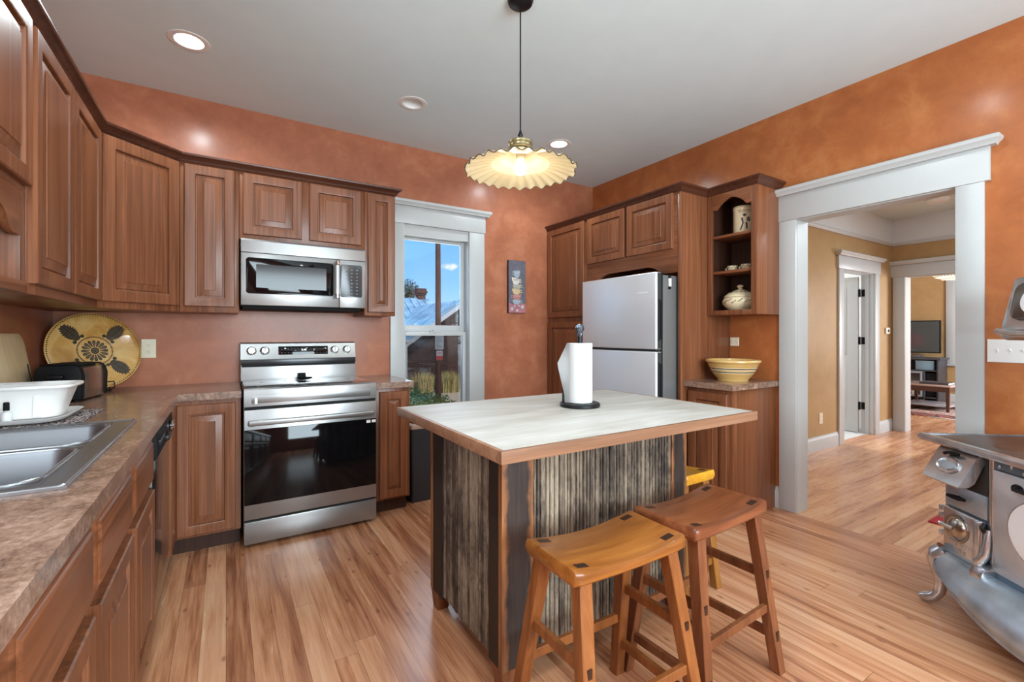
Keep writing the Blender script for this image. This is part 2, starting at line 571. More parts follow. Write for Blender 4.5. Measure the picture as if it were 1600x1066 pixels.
    def face(self, pts):
        self._new(pts, [tuple(range(len(pts)))])
        return self

    def sweep(self, path, prof, closed=False):
        """profile (out, up) swept along an XY polyline with mitred corners; out is to the left-hand normal of the path"""
        path = [Vector(p) for p in path]
        n = len(path)
        loops = []
        for i, p in enumerate(path):
            if closed or 0 < i < n - 1:
                d0 = (p - path[i - 1]).normalized()
                d1 = (path[(i + 1) % n] - p).normalized()
                n0, n1 = Vector((-d0.y, d0.x, 0)), Vector((-d1.y, d1.x, 0))
                m = (n0 + n1)
                m = m / max(1e-6, m.dot(n0)) if m.length > 1e-6 else n0
            else:
                d = (path[1] - path[0]) if i == 0 else (path[-1] - path[-2])
                d.normalize()
                m = Vector((-d.y, d.x, 0))
            loops.append([tuple(p + m * o + Vector((0, 0, u))) for o, u in prof])
        return self.loft(loops, not closed, not closed, closed)

    def slab(self, us, vs, inc, w0, w1, plane='XY'):
        """cells of a grid turned into one closed slab with holes"""
        def P(u, v, w):
            return {'XZ': (u, w, v), 'YZ': (w, u, v), 'XY': (u, v, w)}[plane]
        cache = {}

        def V(i, j, k):
            key = (i, j, k)
            if key not in cache:
                cache[key] = self.bm.verts.new(P(us[i], vs[j], (w0, w1)[k]))
            return cache[key]
        nu, nv = len(us) - 1, len(vs) - 1
        on = lambda i, j: 0 <= i < nu and 0 <= j < nv and inc(i, j)
        for i in range(nu):
            for j in range(nv):
                if not on(i, j): continue
                q = [[V(i, j, k), V(i + 1, j, k), V(i + 1, j + 1, k), V(i, j + 1, k)] for k in (0, 1)]
                fs = [q[0][::-1], q[1]]
                if not on(i - 1, j): fs.append([V(i, j, 0), V(i, j, 1), V(i, j + 1, 1), V(i, j + 1, 0)])
                if not on(i + 1, j): fs.append([V(i + 1, j, 0), V(i + 1, j + 1, 0), V(i + 1, j + 1, 1), V(i + 1, j, 1)])
                if not on(i, j - 1): fs.append([V(i, j, 0), V(i + 1, j, 0), V(i + 1, j, 1), V(i, j, 1)])
                if not on(i, j + 1): fs.append([V(i, j + 1, 0), V(i, j + 1, 1), V(i + 1, j + 1, 1), V(i + 1, j + 1, 0)])
                for f in fs:
                    ff = self.bm.faces.new(f)
                    ff.material_index = self.mi
                    ff.smooth = True
        return self

    def bevel_where(self, test, off, seg=4):
        es = [e for e in self.bm.edges if test((e.verts[0].co + e.verts[1].co) / 2, (e.verts[1].co - e.verts[0].co).normalized()) and len(e.link_faces) == 2 and e.calc_face_angle(0) > 0.5]
        bmesh.ops.bevel(self.bm, geom=es, offset=off, segments=seg, affect='EDGES', profile=0.5, material=-1)
        return self

    def xform(self, mat):
        bmesh.ops.transform(self.bm, matrix=mat, verts=self.bm.verts)
        return self

    def build(self, name, mat, parent=None, ang=32, local=False, at=None):
        bm = self.bm
        if at is not None:
            bm.transform(Matrix.Translation(-Vector(at)))
        bmesh.ops.recalc_face_normals(bm, faces=bm.faces)
        if parent is not None and not local:
            r = root_of(parent)
            bm.transform(ROOTM.get(r.name, Matrix()).inverted())
        me = bpy.data.meshes.new(name)
        bm.to_mesh(me)
        bm.free()
        for mm in (mat if isinstance(mat, (list, tuple)) else [mat]):
            me.materials.append(M[mm] if isinstance(mm, str) else mm)
        me.set_sharp_from_angle(angle=radians(ang))
        o = bpy.data.objects.new(name, me)
        COL.objects.link(o)
        if parent is not None:
            o.parent = parent
        if at is not None:
            o.location = at
        return o


def tag(o, label, cat, group=None):
    o['label'] = label
    o['category'] = cat
    if group:
        o['group'] = group
    return o


def struct(o, label=None, cat=None):
    o['kind'] = 'structure'
    if label: o['label'] = label
    if cat: o['category'] = cat
    return o


def thing(name, label, cat, loc=(0, 0, 0), rotz=0.0, group=None):
    o = bpy.data.objects.new(name, None)
    o.empty_display_size = 0.1
    COL.objects.link(o)
    o.location = loc
    o.rotation_euler = (0, 0, rotz)
    ROOTM[o.name] = Matrix.Translation(Vector(loc)) @ Matrix.Rotation(rotz, 4, 'Z')
    return tag(o, label, cat, group)


def copy_tree(o, parent=None):
    c = o.copy()
    COL.objects.link(c)
    if parent is not None:
        c.parent = parent
    for ch in list(o.children):
        copy_tree(ch, c)
    return c


def door_mb(org, du, dn, w, h, t=0.022, fw=0.056):
    """raised-panel door: org = lower corner on the frame, du = along width, dn = outward normal"""
    org, du, dn = Vector(org), Vector(du).normalized(), Vector(dn).normalized()
    up = Vector((0, 0, 1))
    fw = min(fw, w * 0.27, h * 0.27)
    sl = min(0.034, (w - 2 * fw) * 0.24, (h - 2 * fw) * 0.24)
    mb = MB()

    def L(ins, out):
        return [tuple(org + du * a + up * b + dn * out) for a, b in ((ins, ins), (w - ins, ins), (w - ins, h - ins), (ins, h - ins))]
    mb.loft([L(0, 0), L(0, t - 0.004), L(0.004, t), L(fw - 0.006, t), L(fw, t - 0.003), L(fw + 0.002, t - 0.017),
             L(fw + 0.009, t - 0.017), L(fw + 0.011, t - 0.012), L(fw + 0.010 + sl, t - 0.003), L(fw + 0.012 + sl, t)])
    return mb


def drawer_mb(org, du, dn, w, h, t=0.02):
    org, du, dn = Vector(org), Vector(du).normalized(), Vector(dn).normalized()
    up = Vector((0, 0, 1))
    mb = MB()

    def L(ins, out):
        return [tuple(org + du * a + up * b + dn * out) for a, b in ((ins, ins), (w - ins, ins), (w - ins, h - ins), (ins, h - ins))]
    mb.loft([L(0, 0), L(0, t - 0.010), L(0.004, t - 0.007), L(0.010, t - 0.006), L(0.015, t - 0.001), L(0.019, t)])
    return mb


def arc(cx, cy, rx, ry, a0, a1, n):
    return [(cx + rx * cos(radians(a0 + (a1 - a0) * i / n)), cy + ry * sin(radians(a0 + (a1 - a0) * i / n))) for i in range(n + 1)]


def rrect(x0, y0, x1, y1, r, n=5):
    return arc(x1 - r, y1 - r, r, r, 0, 90, n) + arc(x0 + r, y1 - r, r, r, 90, 180, n) + arc(x0 + r, y0 + r, r, r, 180, 270, n) + arc(x1 - r, y0 + r, r, r, 270, 360, n)

# ---------------------------------------------------------------- the room shell
XL, XR, YB, YF, ZC = -0.87, 3.375, 3.74, -2.20, 2.84
HY, HX, HZ = 2.42, 7.35, 2.74          # hall: far side wall, end wall, ceiling
LX, LY0, LY1 = 11.3, -0.6, 4.6         # living room beyond

mb = MB(); mb.box(XL - 0.15, YF - 0.15, -0.12, 3.36, YB + 0.16, 0)
struct(mb.build('floor', 'floor'), 'kitchen floor of narrow honey-coloured fir planks', 'floor')
mb = MB(); mb.box(3.36, -1.25, -0.12, HX + 0.08, HY + 0.065, 0)
struct(mb.build('floor_hall', 'floor_h'), 'glossy hall floor of wider planks laid across', 'floor')
mb = MB(); mb.box(HX + 0.08, LY0 - 0.1, -0.12, LX + 0.12, LY1 + 0.1, 0)
struct(mb.build('floor_living', 'floor_h'), 'plank floor of the sitting room beyond the hall', 'floor')
mb = MB(); mb.box(5.0, HY + 0.065, -0.12, HX + 0.08, 4.5, 0)
struct(mb.build('floor_bath', 'tile'), 'pale tiled floor behind the open white door', 'floor')

# kitchen ceiling with square cut-outs for the recessed lights
LIGHTS = [(-0.17, 3.03), (2.36, 3.03), (1.09, 3.03), (-0.17, 0.90), (1.09, 0.90), (2.36, 0.90), (0.4, -1.0), (2.1, -1.0)]
hw = 0.069
us = sorted({XL - 0.15, XR + 0.13} | {round(x + s * hw, 4) for x, y in LIGHTS for s in (-1, 1)})
vs = sorted({YF - 0.15, YB + 0.16} | {round(y + s * hw, 4) for x, y in LIGHTS for s in (-1, 1)})
mb = MB()
mb.slab(us, vs, lambda i, j: not any(abs((us[i] + us[i + 1]) / 2 - x) < hw and abs((vs[j] + vs[j + 1]) / 2 - y) < hw for x, y in LIGHTS), ZC, ZC + 0.015)
struct(mb.build('ceiling', 'ceiling'), 'plain off-white kitchen ceiling', 'ceiling')
mb = MB(); mb.box(XR + 0.13, -1.25, HZ, HX + 0.15, HY + 0.13, HZ + 0.1)
struct(mb.build('ceiling_hall', 'ceiling'), 'white hall ceiling', 'ceiling')
mb = MB(); mb.box(HX + 0.15, LY0 - 0.1, HZ, LX + 0.12, LY1 + 0.1, HZ + 0.1)
struct(mb.build('ceiling_living', 'ceiling'), 'white sitting room ceiling', 'ceiling')
mb = MB(); mb.box(5.0, HY + 0.13, HZ, HX + 0.08, 4.5, HZ + 0.1)
struct(mb.build('ceiling_bath', 'ceiling'), 'white ceiling behind the open door', 'ceiling')

# walls
WX0, WX1, WZ0, WZ1 = 1.255, 1.885, 0.45, 2.19       # back window opening
us, vs = [XL - 0.15, WX0, WX1, XR + 0.13], [0, WZ0, WZ1, ZC]
mb = MB(); mb.slab(us, vs, lambda i, j: not (i == 1 and j == 1), YB, YB + 0.16, 'XZ')
struct(mb.build('wall_back', 'wall'), 'terracotta back wall with range and tall window', 'wall')
us, vs = [YF - 0.15, 0.0, 1.1, YB], [0, 1.15, 2.1, ZC]
mb = MB(); mb.slab(us, vs, lambda i, j: not (i == 1 and j == 1), XL - 0.15, XL, 'YZ')
struct(mb.build('wall_left', 'wall'), 'terracotta wall behind the sink counter', 'wall')
OY0, OY1, OZ = 0.815, 1.655, 2.055                   # opening to the hall
us, vs = [YF - 0.15, OY0, OY1, YB], [0, OZ, ZC]
mb = MB(); mb.slab(us, vs, lambda i, j: not (i == 1 and j == 0), XR, XR + 0.13, 'YZ')
struct(mb.build('wall_right', ['wall_r']), 'terracotta wall with warm light tinted in, pierced by the white framed hall opening', 'wall')
us, vs = [XL, 0.1, 2.4, XR], [0, 0.8, 2.3, ZC]
mb = MB(); mb.slab(us, vs, lambda i, j: not (i == 1 and j == 1), YF - 0.15, YF, 'XZ')
struct(mb.build('wall_front', 'wall'), 'terracotta wall behind the viewer', 'wall')
# hall walls
DX0, DX1, DZ = 5.955, 6.815, 2.0
us, vs = [XR + 0.13, DX0, DX1, HX], [0, DZ, HZ]
mb = MB(); mb.slab(us, vs, lambda i, j: not (i == 1 and j == 0), HY, HY + 0.13, 'XZ')
struct(mb.build('wall_hall_side', 'tan'), 'tan hall wall with the open white door', 'wall')
EY0, EY1 = 0.75, 2.285
us, vs = [-1.25, EY0, EY1, HY + 0.13], [0, 1.985, HZ]
mb = MB(); mb.slab(us, vs, lambda i, j: not (i == 1 and j == 0), HX, HX + 0.15, 'YZ')
struct(mb.build('wall_hall_end', 'tan'), 'tan hall end wall with opening to the sitting room', 'wall')
mb = MB(); mb.box(XR + 0.13, -1.38, 0, HX + 0.15, -1.25, HZ)
struct(mb.build('wall_hall_near', 'tan'), 'tan hall wall out of sight', 'wall')
# living room walls, window in the far one
LWY0, LWY1 = 1.95, 2.70
us, vs = [LY0 - 0.1, LWY0, LWY1, LY1 + 0.1], [0, 0.74, 2.25, HZ]
mb = MB(); mb.slab(us, vs, lambda i, j: not (i == 1 and j == 1), LX, LX + 0.12, 'YZ')
struct(mb.build('wall_living_far', 'tan'), 'tan sitting room wall behind the television', 'wall')
mb = MB(); mb.box(HX + 0.15, LY1, 0, LX, LY1 + 0.1, HZ)
struct(mb.build('wall_living_side', 'tan'), 'tan sitting room side wall', 'wall')
us, vs = [HX + 0.15, 8.6, 10.5, LX], [0, 0.8, 2.2, HZ]  # opening made for the added window
mb = MB(); mb.slab(us, vs, lambda i, j: not (i == 1 and j == 1), LY0 - 0.1, LY0, 'XZ')
struct(mb.build('wall_living_near', 'tan'), 'tan sitting room wall out of sight', 'wall')
mb = MB(); mb.box(5.0, 4.5, 0, HX + 0.15, 4.6, HZ); mb.box(4.9, HY + 0.13, 0, 5.0, 4.6, HZ); mb.box(HX, HY + 0.13, 0, HX + 0.15, 4.5, HZ)
struct(mb.build('wall_bath', 'white_wall'), 'white walls of the room behind the open door', 'wall')

# hall: white band above the picture rail
mb = MB(); mb.box(XR + 0.13, HY - 0.008, 2.405, HX, HY, HZ); mb.box(HX - 0.008, -1.25, 2.405, HX, HY, HZ)
struct(mb.build('trim_4', 'white_wall'), 'white painted band above the hall picture rail', 'trim')
rail = [(0, 0), (0.012, 0), (0.02, 0.012), (0.03, 0.03), (0.03, 0.04), (0, 0.04)]
mb = MB(); mb.sweep([(HX, -1.25, 2.385), (HX, HY, 2.385), (XR + 0.13, HY, 2.385)], rail)
struct(mb.build('trim_5', 'white'), 'white picture rail round the hall', 'trim')
base = [(0, 0), (0.016, 0), (0.016, 0.11), (0.012, 0.125), (0.008, 0.132), (0.006, 0.15), (0, 0.15)]
mb = MB(); mb.sweep([(DX0 - 0.11, HY, 0), (XR + 0.13, HY, 0)], base); mb.sweep([(HX, HY, 0), (DX1 + 0.12, HY, 0)], base)
struct(mb.build('baseboard_hall', 'white'), 'tall white baseboard along the tan hall wall', 'baseboard')
mb = MB(); mb.sweep([(XR, 1.745, 0), (XR, 1.79, 0)], base)
struct(mb.build('baseboard_right', 'white'), 'short white baseboard beside the base cabinet end', 'baseboard')
mb = MB(); mb.sweep([(LX, LY0, 0), (LX, LY1, 0)], base)
struct(mb.build('baseboard_living', 'white'), 'white baseboard of the sitting room', 'baseboard')

capp = [(0, 0), (0.026, 0), (0.030, 0.012), (0.044, 0.026), (0.046, 0.040), (0.040, 0.048), (0, 0.048)]


def casing_y(name, x, sgn, y0, y1, zt, cw, depth, label, head=0.155, jamb=0.13, th=0.02):
    """cased opening in a wall lying along Y; sgn = room side (-1 faces -x)"""
    mb = MB()
    f = x + sgn * th
    mb.box(x, y0 - cw + 0.01, 0, f, y0 + 0.01, zt - 0.006, 0.002); mb.box(x, y1 - 0.01, 0, f, y1 + cw - 0.01, zt - 0.006, 0.002)
    mb.box(x, y0 - cw - 0.012, zt - 0.006, f + sgn * 0.006, y1 + cw + 0.012, zt + 0.01 + head, 0.002)
    a, b = y0 - cw - 0.012, y1 + cw + 0.012
    xx = f + sgn * 0.006
    if sgn < 0:
        mb.sweep([(x, b, zt + head), (xx, b, zt + head), (xx, a, zt + head), (x, a, zt + head)][::-1], [(o, u) for o, u in capp])
    # jamb lining
    w = x - sgn * jamb
    mb.box(x, y0 - 0.012, 0, w, y0 + 0.012, zt); mb.box(x, y1 - 0.012, 0, w, y1 + 0.012, zt); mb.box(x, y0 + 0.012, zt - 0.012, w, y1 - 0.012, zt)
    # casing on the far side
    g = w - sgn * th
    mb.box(w, y0 - cw + 0.01, 0, g, y0 + 0.01, zt + 0.01); mb.box(w, y1 - 0.01, 0, g, y1 + cw - 0.01, zt + 0.01); mb.box(w, y0 - cw - 0.012, zt + 0.01, g, y1 + cw + 0.012, zt + 0.01 + head)
    return struct(mb.build(name, 'white'), label, 'trim')


casing_y('trim_1', XR, -1, OY0, OY1, OZ, 0.112, 0, 'broad white door casing with capped head between kitchen and hall', 0.17)
casing_y('trim_2', HX, -1, EY0, EY1, 1.985, 0.125, 0, 'white casing with capped head between hall and sitting room', 0.15, 0.15)
# bath door casing (wall along X, faces -y)
mb = MB()
cw = 0.118
mb.box(DX0 - cw + 0.01, HY - 0.022, 0, DX0 + 0.01, HY, DZ - 0.008, 0.002); mb.box(DX1 - 0.01, HY - 0.022, 0, DX1 + cw - 0.01, HY, DZ - 0.008, 0.002)
mb.box(DX0 - cw - 0.012, HY - 0.028, DZ - 0.008, DX1 + cw + 0.012, HY, DZ + 0.15, 0.002)
mb.sweep([(DX0 - cw - 0.012, HY, DZ + 0.14), (DX0 - cw - 0.012, HY - 0.028, DZ + 0.14), (DX1 + cw + 0.012, HY - 0.028, DZ + 0.14), (DX1 + cw + 0.012, HY, DZ + 0.14)], [(-o, u) for o, u in capp])
mb.box(DX0 - 0.012, HY, 0, DX0 + 0.014, HY + 0.13, DZ); mb.box(DX1 - 0.014, HY, 0, DX1 + 0.012, HY + 0.13, DZ); mb.box(DX0 + 0.014, HY, DZ - 0.014, DX1 - 0.014, HY + 0.13, DZ + 0.012)
mb.box(DX1 - 0.026, HY + 0.045, 0, DX1 - 0.014, HY + 0.085, DZ - 0.014)
struct(mb.build('trim_3', 'white'), 'white casing of the door in the tan hall wall', 'trim')
# open door leaf swung into the room behind
mb = MB()
hx = DX1 - 0.03
mb.box(hx - 0.036, HY + 0.145, 0.012, hx, HY + 0.145 + 0.80, DZ - 0.03, 0.002)
for z0, z1 in ((0.16, 0.82), (0.98, 1.84)):
    mb.box(hx - 0.040, HY + 0.27, z0, hx - 0.035, HY + 0.83, z1, 0.002)
dl = struct(mb.build('door_1', 'white'), 'white panelled door standing open on dark hinges', 'door')
for z in (0.30, 1.12, 1.72):
    mb = MB(); mb.box(hx - 0.034, HY + 0.128, z, hx + 0.004, HY + 0.1455, z + 0.09, 0.002); mb.cyl((hx - 0.015, HY + 0.133, z - 0.005), 0.008, 0.1, seg=10)
    mb.box(DX1 - 0.0175, HY + 0.088, z, DX1 - 0.0145, HY + 0.128, z + 0.09)
    mb.build('hinge', 'black', dl)

# back window: double-hung, white casing with capped head
win = thing('window_1', 'tall white double-hung window beside the range', 'window', (1.57, YB, WZ0))
win['kind'] = 'structure'
mb = MB()
mb.box(1.147, YB - 0.022, 0.30, WX0 + 0.012, YB, WZ1 - 0.012, 0.002); mb.box(WX1 - 0.012, YB - 0.022, 0.30, 2.028, YB, WZ1 - 0.012, 0.002)
mb.box(1.140, YB - 0.030, WZ1 - 0.012, 2.036, YB, WZ1 + 0.155, 0.002)
mb.sweep([(1.140, YB, WZ1 + 0.135), (1.140, YB - 0.03, WZ1 + 0.135), (2.036, YB - 0.03, WZ1 + 0.135), (2.036, YB, WZ1 + 0.135)], [(-o, u) for o, u in capp])
mb.box(1.13, YB - 0.055, WZ0 - 0.03, 2.045, YB, WZ0, 0.004); mb.box(1.16, YB - 0.018, WZ0 - 0.13, 2.02, YB, WZ0 - 0.03)
mb.build('casing', 'white', win)
mb = MB()
mb.box(WX0 - 0.002, YB, WZ0, WX0 + 0.016, YB + 0.16, WZ1); mb.box(WX1 - 0.016, YB, WZ0, WX1 + 0.002, YB + 0.16, WZ1)
mb.box(WX0 + 0.016, YB, WZ1 - 0.10, WX1 - 0.016, YB + 0.16, WZ1 + 0.002); mb.box(WX0 + 0.016, YB, WZ0 - 0.002, WX1 - 0.016, YB + 0.18, WZ0 + 0.02)
mb.build('window_frame', 'white', win)


def sash(x0, x1, z0, z1, y, st, bot, top):
    mb = MB()
    mb.box(x0, y, z0, x0 + st, y + 0.032, z1, 0.002); mb.box(x1 - st, y, z0, x1, y + 0.032, z1, 0.002)
    mb.box(x0 + st, y, z0, x1 - st, y + 0.032, z0 + bot, 0.002); mb.box(x0 + st, y, z1 - top, x1 - st, y + 0.032, z1, 0.002)
    s = mb.build('sash', 'white', win)
    mb = MB(); mb.box(x0 + st - 0.004, y + 0.013, z0 + bot - 0.004, x1 - st + 0.004, y + 0.017, z1 - top + 0.004)
    mb.build('pane', glass('window_pane_glass', (0.98, 0.99, 1.0), 0.04), s)
    return s


sash(WX0 + 0.016, WX1 - 0.016, 1.265, WZ1 - 0.10, YB + 0.085, 0.030, 0.062, 0.022)
s = sash(WX0 + 0.016, WX1 - 0.016, WZ0 + 0.02, 1.268, YB + 0.048, 0.030, 0.06, 0.034)
mb = MB(); mb.box(WX0 + 0.018, YB + 0.118, WZ0 + 0.02, WX1 - 0.018, YB + 0.1195, 1.27)
mb.build('insect_screen', 'screen', win)
mb = MB(); mb.box(1.52, YB + 0.040, 1.262, 1.60, YB + 0.075, 1.275, 0.003); mb.cyl((1.56, YB + 0.056, 1.272), 0.012, 0.012, seg=12)
mb.build('sash_lock', 'white', s)


def plainwin(name, label, mat, x0, x1, z0, z1, d0, d1, plane, nm):
    o = thing(name, label, 'window', (0, 0, 0)); o['kind'] = 'structure'
    mb = MB()
    t = 0.05
    us, vs = [x0, x0 + t, (x0 + x1) / 2 - t / 2, (x0 + x1) / 2 + t / 2, x1 - t, x1], [z0, z0 + t, z1 - t, z1]
    mb.slab(us, vs, lambda i, j: not (j == 1 and i in nm), d0, d1, plane)
    mb.build('window_frame', 'white', o)
    mb = MB(); m = (d0 + d1) / 2
    if plane == 'XZ': mb.box(x0 + t, m - 0.002, z0 + t, x1 - t, m + 0.002, z1 - t)
    else: mb.box(m - 0.002, x0 + t, z0 + t, m + 0.002, x1 - t, z1 - t)
    mb.build('pane', glass('clear_pane_glass', (0.97, 0.98, 1.0), 0.04), o)
    return o


plainwin('window_2', 'wide white window behind the viewer', 'white', 0.1, 2.4, 0.8, 2.3, YF - 0.10, YF - 0.04, 'XZ', (1, 3))
plainwin('window_3', 'white window above the sink counter', 'white', 0.0, 1.1, 1.15, 2.1, XL - 0.10, XL - 0.04, 'YZ', (1, 3))
plainwin('added_window_5', 'added sitting room window for the fill lamp, out of sight of the doorway', 'white', 8.6, 10.5, 0.8, 2.2, LY0 - 0.08, LY0 - 0.03, 'XZ', (1, 3))  # window added to house the sitting room fill lamp
o = plainwin('window_4', 'bright white window in the sitting room', 'white', LWY0, LWY1, 0.74, 2.25, LX + 0.03, LX + 0.09, 'YZ', (1, 2, 3))
mb = MB()
mb.box(LX - 0.02, LWY1 - 0.01, 0.70, LX, LWY1 + 0.20, 2.26, 0.002); mb.box(LX - 0.02, LWY0 - 0.12, 0.70, LX, LWY0 + 0.01, 2.26, 0.002)
mb.box(LX - 0.026, LWY0 - 0.14, 2.26, LX, LWY1 + 0.22, 2.42, 0.002); mb.box(LX - 0.05, LWY0 - 0.14, 0.66, LX, LWY1 + 0.22, 0.70, 0.003)
mb.box(LX + 0.02, LWY0 + 0.02, 1.44, LX + 0.10, LWY1 - 0.02, 1.50)
mb.build('casing', 'white', o)

# ---------------------------------------------------------------- cabinets on the sink and range walls
def toe_box(mb, x0, y0, x1, y1, side, z1=0.875, toe=0.06, th=0.10):  # toe kick takes the dark wood, its recess shade put into the colour
    """cabinet body with a recessed toe kick on one side"""
    if side == '+x':
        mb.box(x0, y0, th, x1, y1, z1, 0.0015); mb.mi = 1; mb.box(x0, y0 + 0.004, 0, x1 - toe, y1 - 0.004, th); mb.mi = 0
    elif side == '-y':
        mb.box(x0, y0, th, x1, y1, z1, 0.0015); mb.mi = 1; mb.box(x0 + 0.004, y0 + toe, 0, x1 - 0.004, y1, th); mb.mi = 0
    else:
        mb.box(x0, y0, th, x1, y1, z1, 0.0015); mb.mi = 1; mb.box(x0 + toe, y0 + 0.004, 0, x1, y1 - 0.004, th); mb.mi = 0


FX = -0.256      # face-frame plane of the sink run
FY = 3.145       # face-frame plane of the range run
UX = -0.56       # face-frame plane of wall cabinets on the sink wall
UY = 3.410
GB = 'cherry base cabinets under the sink counter'
base_specs = [(1.795, 2.255, 'cherry base cabinet with drawer, right next to the dishwasher'),
              (1.325, 1.785, 'cherry base cabinet with drawer, second from the dishwasher'),
              (0.855, 1.315, 'cherry base cabinet with drawer, third from the dishwasher'),
              (0.385, 0.845, 'cherry base cabinet at the near end of the sink counter')]
for y0, y1, lab in base_specs:
    t = thing('base_cabinet', lab, 'cabinet', (XL + 0.3, (y0 + y1) / 2, 0), 0, GB)
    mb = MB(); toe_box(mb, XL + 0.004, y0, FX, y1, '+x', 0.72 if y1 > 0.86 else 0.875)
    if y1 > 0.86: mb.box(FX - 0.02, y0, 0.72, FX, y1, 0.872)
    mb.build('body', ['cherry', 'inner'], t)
    drawer_mb((FX, y0 + 0.018, 0.678), (0, 1, 0), (1, 0, 0), y1 - y0 - 0.036, 0.166).build('drawer', 'cherry_y', t)
    door_mb((FX, y0 + 0.018, 0.115), (0, 1, 0), (1, 0, 0), y1 - y0 - 0.036, 0.535).build('door', 'cherry', t)

# corner base cabinet with a folding two-leaf door
t = thing('corner_base_cabinet', 'cherry corner base cabinet between dishwasher and range', 'cabinet', (-0.4, 3.45, 0))
mb = MB()
mb.prism([(XL + 0.004, 2.885), (FX, 2.885), (FX, FY), (0.074, FY), (0.074, YB - 0.004), (XL + 0.004, YB - 0.004)], 0.10, 0.872, 'XY')
mb.mi = 1  # toe kick, recess shade carried by the darker wood
mb.prism([(XL + 0.004, 2.889), (FX - 0.06, 2.889), (FX - 0.06, FY + 0.06), (0.070, FY + 0.06), (0.070, YB - 0.004), (XL + 0.004, YB - 0.004)], 0.0, 0.10, 'XY')
mb.build('body', ['cherry', 'inner'], t)
door_mb((FX, 2.893, 0.115), (0, 1, 0), (1, 0, 0), 0.232, 0.735).build('door', 'cherry', t)
door_mb((FX + 0.022, FY, 0.115), (1, 0, 0), (0, -1, 0), 0.282, 0.735).build('door', 'cherry', t)

# dishwasher
t = thing('dishwasher', 'black dishwasher with button panel between cherry base cabinets', 'dishwasher', (XL + 0.3, 2.57, 0))
mb = MB(); mb.box(XL + 0.03, 2.263, 0.09, FX - 0.03, 2.877, 0.866); mb.box(XL + 0.03, 2.27, 0, FX - 0.06, 2.87, 0.09)
mb.build('body', 'black', t)
mb = MB(); mb.box(FX - 0.03, 2.265, 0.16, FX + 0.012, 2.875, 0.745, 0.004); mb.build('door', pbr('black_gloss_enamel', (40, 31, 27), 0.18, coat=0.4), t)
mb = MB(); mb.box(FX - 0.03, 2.265, 0.10, FX - 0.004, 2.875, 0.155, 0.002); mb.build('kick_panel', 'black', t)
mb = MB()
mb.prism([(FX - 0.03, 0.75), (FX + 0.018, 0.75), (FX + 0.028, 0.765), (FX + 0.022, 0.862), (FX - 0.03, 0.866)], 2.265, 2.875, 'XZ', 0.003)
cp = mb.build('control_panel', 'black', t)
mb = MB(); mb.cyl((FX + 0.024, 2.74, 0.81), 0.026, 0.020, 'X', 20, 0.004); mb.build('dial', 'chrome', cp)
for k in range(4):
    mb = MB(); mb.box(FX + 0.022, 2.32 + k * 0.045, 0.80, FX + 0.032, 2.35 + k * 0.045, 0.822, 0.002); mb.build('button', 'blackm', cp)
mb = MB(); mb.box(FX + 0.018, 2.53, 0.775, FX + 0.042, 2.64, 0.80, 0.006); mb.build('latch', 'blackm', cp)

# narrow base cabinet right of the range
t = thing('narrow_base_cabinet', 'narrow cherry base cabinet between range and tall window', 'cabinet', (0.99, 3.4, 0))
mb = MB(); toe_box(mb, 0.866, FY, 1.108, YB - 0.004, '-y', 0.872); mb.build('body', ['cherry', 'inner'], t)
door_mb((0.890, FY, 0.115), (1, 0, 0), (0, -1, 0), 0.200, 0.735).build('door', 'cherry', t)

# worktops
CZ0, CZ1 = 0.875, 0.915
SX0, SX1, SY0, SY1 = -0.775, -0.315, 1.375, 2.235          # sink cut-out
us, vs = [XL + 0.001, SX0, SX1, -0.224, 0.076], [0.36, SY0, SY1, 3.118, YB - 0.001]
mb = MB()
mb.slab(us, vs, lambda i, j: (i == 3 and j == 3) or (i < 3 and not (i == 1 and j == 1)), CZ0, CZ1)
mb.bevel_where(lambda c, d: (abs(c.x + 0.224) < 1e-3 and abs(d.y) > 0.9 and c.y < 3.12) or (abs(c.y - 3.118) < 1e-3 and abs(d.x) > 0.9 and c.x > -0.23), 0.014, 5)
mb.box(XL + 0.001, 0.36, CZ1 - 0.002, XL + 0.010, YB - 0.001, CZ1 + 0.006, 0.003)
tag(mb.build('worktop', 'laminate'), 'brown stone-look laminate worktop round the sink corner', 'worktop')
mb = MB()
mb.box(0.866, 3.118, CZ0, 1.128, YB - 0.001, CZ1)
mb.bevel_where(lambda c, d: abs(c.y - 3.118) < 1e-3 and abs(d.x) > 0.9 or abs(c.x - 1.128) < 1e-3 and abs(d.y) > 0.9, 0.013, 5)
tag(mb.build('worktop', 'laminate'), 'small square worktop between range and window', 'worktop')

# sink
t = thing('kitchen_sink', 'stainless double-bowl sink set into the brown worktop', 'sink', (-0.55, 1.8, CZ1))
zr = CZ1 + 0.004
mb = MB()
ox0, ox1, oy0, oy1 = SX0 - 0.045, SX1 + 0.024, SY0 - 0.028, SY1 + 0.024
b1 = (SX0 + 0.03, 1.415, SX1 - 0.045, 1.775)
b2 = (SX0 + 0.03, 1.832, SX1 - 0.045, 2.195)
us, vs = [ox0, b1[0] - 0.004, b1[2] + 0.004, ox1], [oy0, b1[1] - 0.004, b1[3] + 0.004, b2[1] - 0.004, b2[3] + 0.004, oy1]
mb.slab(us, vs, lambda i, j: not (i == 1 and j in (1, 3)), CZ1 + 0.0005, zr + 0.003)
mb.bevel_where(lambda c, d: c.z > zr, 0.0025, 2)
mb.tube([(x, y, zr + 0.002) for x, y in rrect(ox0 + 0.004, oy0 + 0.004, ox1 - 0.004, oy1 - 0.004, 0.012, 4)], 0.0042, 8, closed=True)
